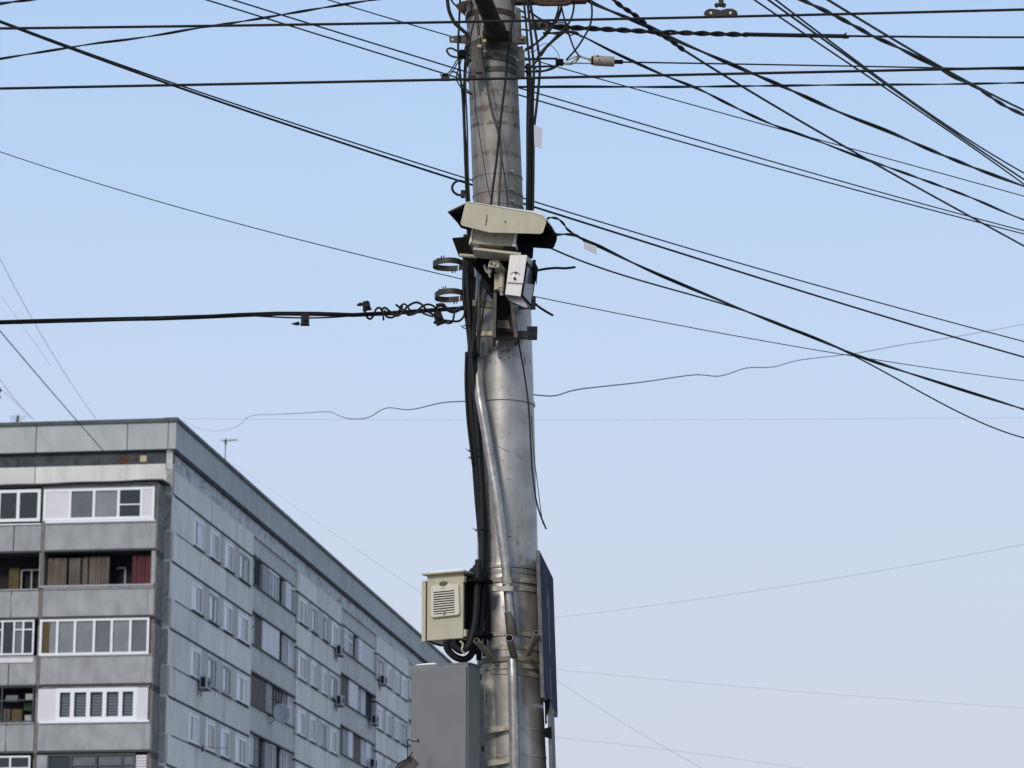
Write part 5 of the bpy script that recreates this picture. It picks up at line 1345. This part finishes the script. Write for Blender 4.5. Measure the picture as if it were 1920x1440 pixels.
# cables running down the pole
GD = 'cables running down the pole'
down = [
    # right bundle
    ([(981, -8), (986, 40), (990, 90), (995, 140), (994, 200), (990, 250), (989, 330), (988, 400)], 4.2, 15.84, 'leftmost strand of the black bundle right of the pole top'),
    ([(988, -8), (993, 40), (998, 90), (1001, 140), (998, 200), (994, 250), (993, 330), (992, 400)], 5.0, 15.86, 'middle strand of the black bundle right of the pole top'),
    ([(992, -8), (1001, 45), (1008, 85), (1012, 120), (1011, 150), (1006, 200), (1001, 250), (1000, 330), (999, 400)], 5.0, 15.88, 'outermost strand of the black bundle right of the pole top'),
    ([(990, 120), (992, 170), (991, 240), (991, 320), (990, 400)], 9.0, 15.9, 'thick strand at the back of the black bundle right of the pole'),
    ([(998, 150), (997, 200), (996, 260), (996, 330), (996, 400)], 9.0, 15.92, 'thickest flat part of the black bundle right of the pole'),
    # left
    ([(863, -8), (861, 40), (859, 90), (862, 130), (867, 180), (870, 240), (872, 300), (875, 380), (877, 440), (875, 500), (873, 560), (878, 620), (884, 672)], 4.2, 15.90, 'long cable hugging the left edge of the pole from top to conduit'),
    ([(876, 85), (872, 120), (870, 170), (871, 230), (874, 290), (877, 350), (880, 420), (881, 500), (882, 560), (884, 620), (890, 690)], 4.4, 15.92, 'second long cable on the left edge of the pole'),
    ([(895, 22), (884, 60), (876, 110), (873, 160), (876, 240), (878, 330), (884, 440), (888, 520), (890, 600), (884, 670)], 3.2, 15.82, 'thin cable bowing out on the left of the pole top'),
    # crossing on the front
    ([(894, 20), (898, 70), (904, 120), (913, 160), (923, 210), (935, 250), (940, 290), (938, 330), (935, 385)], 5.0, 15.76, 'brown front cable crossing the pole from upper left to the camera'),
    ([(966, -8), (960, 40), (953, 90), (949, 140), (943, 190), (936, 250), (931, 300), (925, 345), (920, 386)], 4.6, 15.75, 'front cable crossing the pole from upper right to the camera'),
    ([(889, 150), (892, 200), (897, 240), (905, 290), (913, 340), (919, 370)], 1.6, 15.80, 'thin lead slanting down the front of the pole to the camera'),
    ([(938, 270), (943, 310), (949, 350), (953, 396)], 2.2, 15.80, 'short thin lead right of the crossed cables above the camera'),
    ([(897, 30), (899, 60), (907, 110), (910, 150)], 1.6, 15.74, 'hair thin lead beside the lamp arm'),
    # below the camera, left
    ([(872, 440), (870, 500), (870, 560), (876, 610), (880, 650), (882, 700), (884, 760), (890, 830), (895, 900), (899, 970), (901, 1040), (903, 1100), (902, 1160)], 6.5, 15.84, 'black cable down the left side of the pole, outermost of the bundle'),
    ([(878, 445), (876, 500), (878, 560), (882, 620), (885, 680), (890, 740), (896, 820), (902, 900), (905, 980), (905, 1060), (900, 1130), (892, 1190), (880, 1235)], 9.0, 15.80, 'thick black cable of the left bundle, passing beside the tan box'),
    ([(884, 450), (884, 540), (888, 620), (893, 700), (896, 770), (903, 850), (908, 930), (912, 1000), (913, 1080), (912, 1150), (908, 1230)], 6.5, 15.82, 'inner black cable of the left bundle beside the diagonal conduit'),
    ([(889, 520), (885, 600), (880, 660), (878, 720), (882, 790), (887, 850), (892, 920), (899, 1000), (906, 1070)], 7.5, 15.88, 'black cable bulging left of the pole between conduit top and tan box'),
    ([(904, 520), (896, 560), (889, 600), (886, 660)], 4.5, 15.72, 'short cable slanting behind the camera bracket'),
    ([(912, 500), (906, 530), (898, 560), (893, 600), (890, 640)], 3.4, 15.70, 'dark lead from the camera mount to the left cables'),
    ([(920, 505), (912, 545), (905, 590), (900, 625), (896, 664)], 3.0, 15.68, 'slim lead from the camera mount into the open conduit top'),
    ([(874, 660), (873, 720), (877, 790), (884, 850), (890, 900), (894, 960)], 4.5, 15.86, 'slack outer cable bulging farthest left beside the conduit top'),
    ([(900, 900), (906, 990), (911, 1070), (916, 1150), (918, 1200)], 8, 15.86, 'black cable behind the inner one near the tan box'),
    ([(884, 1075), (885, 1120), (886, 1170), (884, 1215)], 10, 15.82, 'thick black cable standing directly behind the right edge of the tan box'),
    ([(892, 1060), (894, 1120), (896, 1180), (898, 1238)], 10, 15.85, 'thick black cable between tan box and pole, reaching the grey cabinet'),
    ([(916, 1000), (918, 1080), (921, 1150), (922, 1230)], 6, 15.88, 'dark cable between conduit and bundle near the lower straps'),
    # right lower thin
    ([(961, 560), (966, 600), (974, 650), (983, 700), (991, 760), (995, 830), (998, 880), (1004, 930), (1012, 962), (1024, 992)], 3.2, 15.80, 'thin cable leaving the camera bracket and trailing free right of the pole'),
    ([(996, 780), (1001, 850), (1007, 900), (1013, 950), (1018, 983)], 1.6, 15.86, 'hair thin wire end trailing beside the free cable right of the pole'),
]
for pts, w, Y, lab in down:
    P = path3(pts, Y, Y); m = MB(); m.tube(P, w/2*mpp(pts[0][1], Y), 10)
    solo('cable', m, M_cable if 'brown' not in lab else mat('dusty brown cable', (0.05, 0.042, 0.036), 0.7), lab, 'cable', GD)
for pts, lab in (([(1004, 508), (1018, 505), (1040, 502.5), (1060, 503), (1078, 501)], 'free cable stub pointing right beside the white floodlight'), ([(1000, 566), (1010, 575), (1022, 583), (1036, 591)], 'free cable stub pointing down right below the white floodlight')):
    m = MB(); m.tube(path3(pts, 15.8, 15.6), 2.3*mpp(500, 15.8), 10); solo('cable_stub', m, M_cable, lab, 'cable stub', 'cut cable stubs right of the pole')
m = MB(); m.tube(path3([(876, 343), (862, 339), (853, 342), (848, 350), (850, 359), (858, 365), (866, 366)], 15.9, 15.9), 2.4*mpp(350, 15.9), 8); m.cbox(Q(868, 364, 15.9), 0.025, 0.03, 0.04)
solo('cable_grip', m, M_cable, 'black ring shaped grip ending the doubled cable at the left edge of the pole', 'cable grip')
# corrugated hoses by the tan box
def hose(pts, w, Y0, Y1, lab, rib=0.016):
    P = resample(path3(pts, Y0, Y1), 0.004); k = mpp(pts[0][1], Y0)*w/2; s = 0; rr_ = []
    for i in range(len(P)): rr_.append(k*(1+0.035*(1 if (i//2) % 2 else -1)))
    m = MB(); m.tube(P, rr_, 14); solo('corrugated_hose', m, M_cable, lab, 'hose', 'black corrugated hoses')
hose([(838, 1200), (838, 1214), (846, 1226), (858, 1234), (872, 1236), (884, 1226), (890, 1205), (898, 1180)], 13, 15.70, 15.76, 'lower black corrugated hose looping under the tan box')
hose([(848, 1202), (852, 1212), (864, 1220), (876, 1214), (884, 1196), (891, 1160), (894, 1110), (897, 1050)], 13, 15.66, 15.72, 'upper black corrugated hose from under the tan box up into the bundle')
hose([(880, 1212), (890, 1222), (898, 1206), (902, 1170), (905, 1120), (906, 1070)], 11, 15.74, 15.8, 'inner black corrugated hose rising between tan box and pole')
hose([(886, 1100), (882, 1080), (887, 1070), (896, 1068), (904, 1078)], 12, 15.86, 15.8, 'black hose hump beside the lid of the tan box')
m = MB(); m.tube(path3([(862, 1202), (868, 1208), (866, 1219), (872, 1226)], 15.64, 15.64), 2.2*mpp(1210, 15.7), 8)
solo('lead', m, M_strap, 'pale thin lead between the hoses under the tan box', 'cable')
for (y, lab) in ((845, 'cable tie on the left bundle, upper one with a spiky tail'), (858, 'cable tie on the left bundle just below the spiky one'), (994, 'cable tie on the left bundle above the tan box'), (613, 'cable tie on the left cables below the camera bracket')):
    xx = {845: 891, 858: 893, 994: 904, 613: 880}[y]; k = mpp(y, 15.8); m = MB()
    c = Q(xx, y, 15.83); m.tube([c+Vector((math.cos(a_)*13*k, math.sin(a_)*0.05, 0.002*math.sin(a_))) for a_ in np.linspace(0, 2*math.pi, 25)], 0.003, 6)
    m.tube([c+Vector((-13*k, 0, 0)), c+Vector((-18*k, 0, 0.012 if y != 858 else -0.002))], 0.0018, 5)
    solo('cable_tie', m, M_cable, lab, 'cable tie', 'cable ties on the left bundle')
# identification tags
def tag_(pts, Y, lab):
    m = MB(); m.prism([Q(x, y, Y) for x, y in pts], [Q(x, y, Y)+Vector((0, 0.0025, 0)) for x, y in pts]); solo('cable_tag', m, M_tag, lab, 'tag', 'blank white cable tags')
tag_([(1001, 234), (1017, 240), (1015, 279), (1002, 273)], 15.85, 'blank white tag tied to the black cable bundle right of the pole')
tag_([(1094.5, 453), (1118, 461.5), (1119, 477.5), (1095.5, 466)], 15.66, 'blank white tag hanging on the sagging cable right of the camera hood')
# contact wire hanger top right
r = thing('wire_hanger', 'dark rusty hanger clamp gripping the upper contact wire at the top edge', 'wire hanger', Q(1351, 28, 13.2))
k = mpp(25, 13.2); m = MB()
Yh = Yt(1351, 30)
m.tube([Q(1352, -20, Yh), Q(1352, 12, Yh)], 4.5*k, 10); obj('stem', m, M_darkiron, r)
m = MB(); m.tube([Q(1344, 10, Yh-0.02), Q(1344, 10, Yh+0.03)], 4.6*k, 12); m.tube([Q(1357, 10, Yh-0.02), Q(1357, 10, Yh+0.03)], 4.6*k, 12); obj('nut', m, M_darkiron, r)
m = MB(); out = [(1319, 27), (1322, 20), (1330, 16), (1342, 17), (1352, 19), (1362, 16), (1373, 16), (1381, 20), (1384, 27), (1378, 31), (1325, 31.5)]
m.prism([Q(x, y, Yh-0.012) for x, y in out], [Q(x, y, Yh+0.012) for x, y in out]); obj('jaw', m, M_darkiron, r, bevel=0.003)
m = MB()
for x in (1333, 1369.5): m.tube([Q(x, 24, Yh-0.016), Q(x, 24, Yh-0.012)], 2.6*k, 8)
obj('rivet', m, MATS['pale hole glint'], r)

for o in ROOTS:
    if '_o' in o: del o['_o']
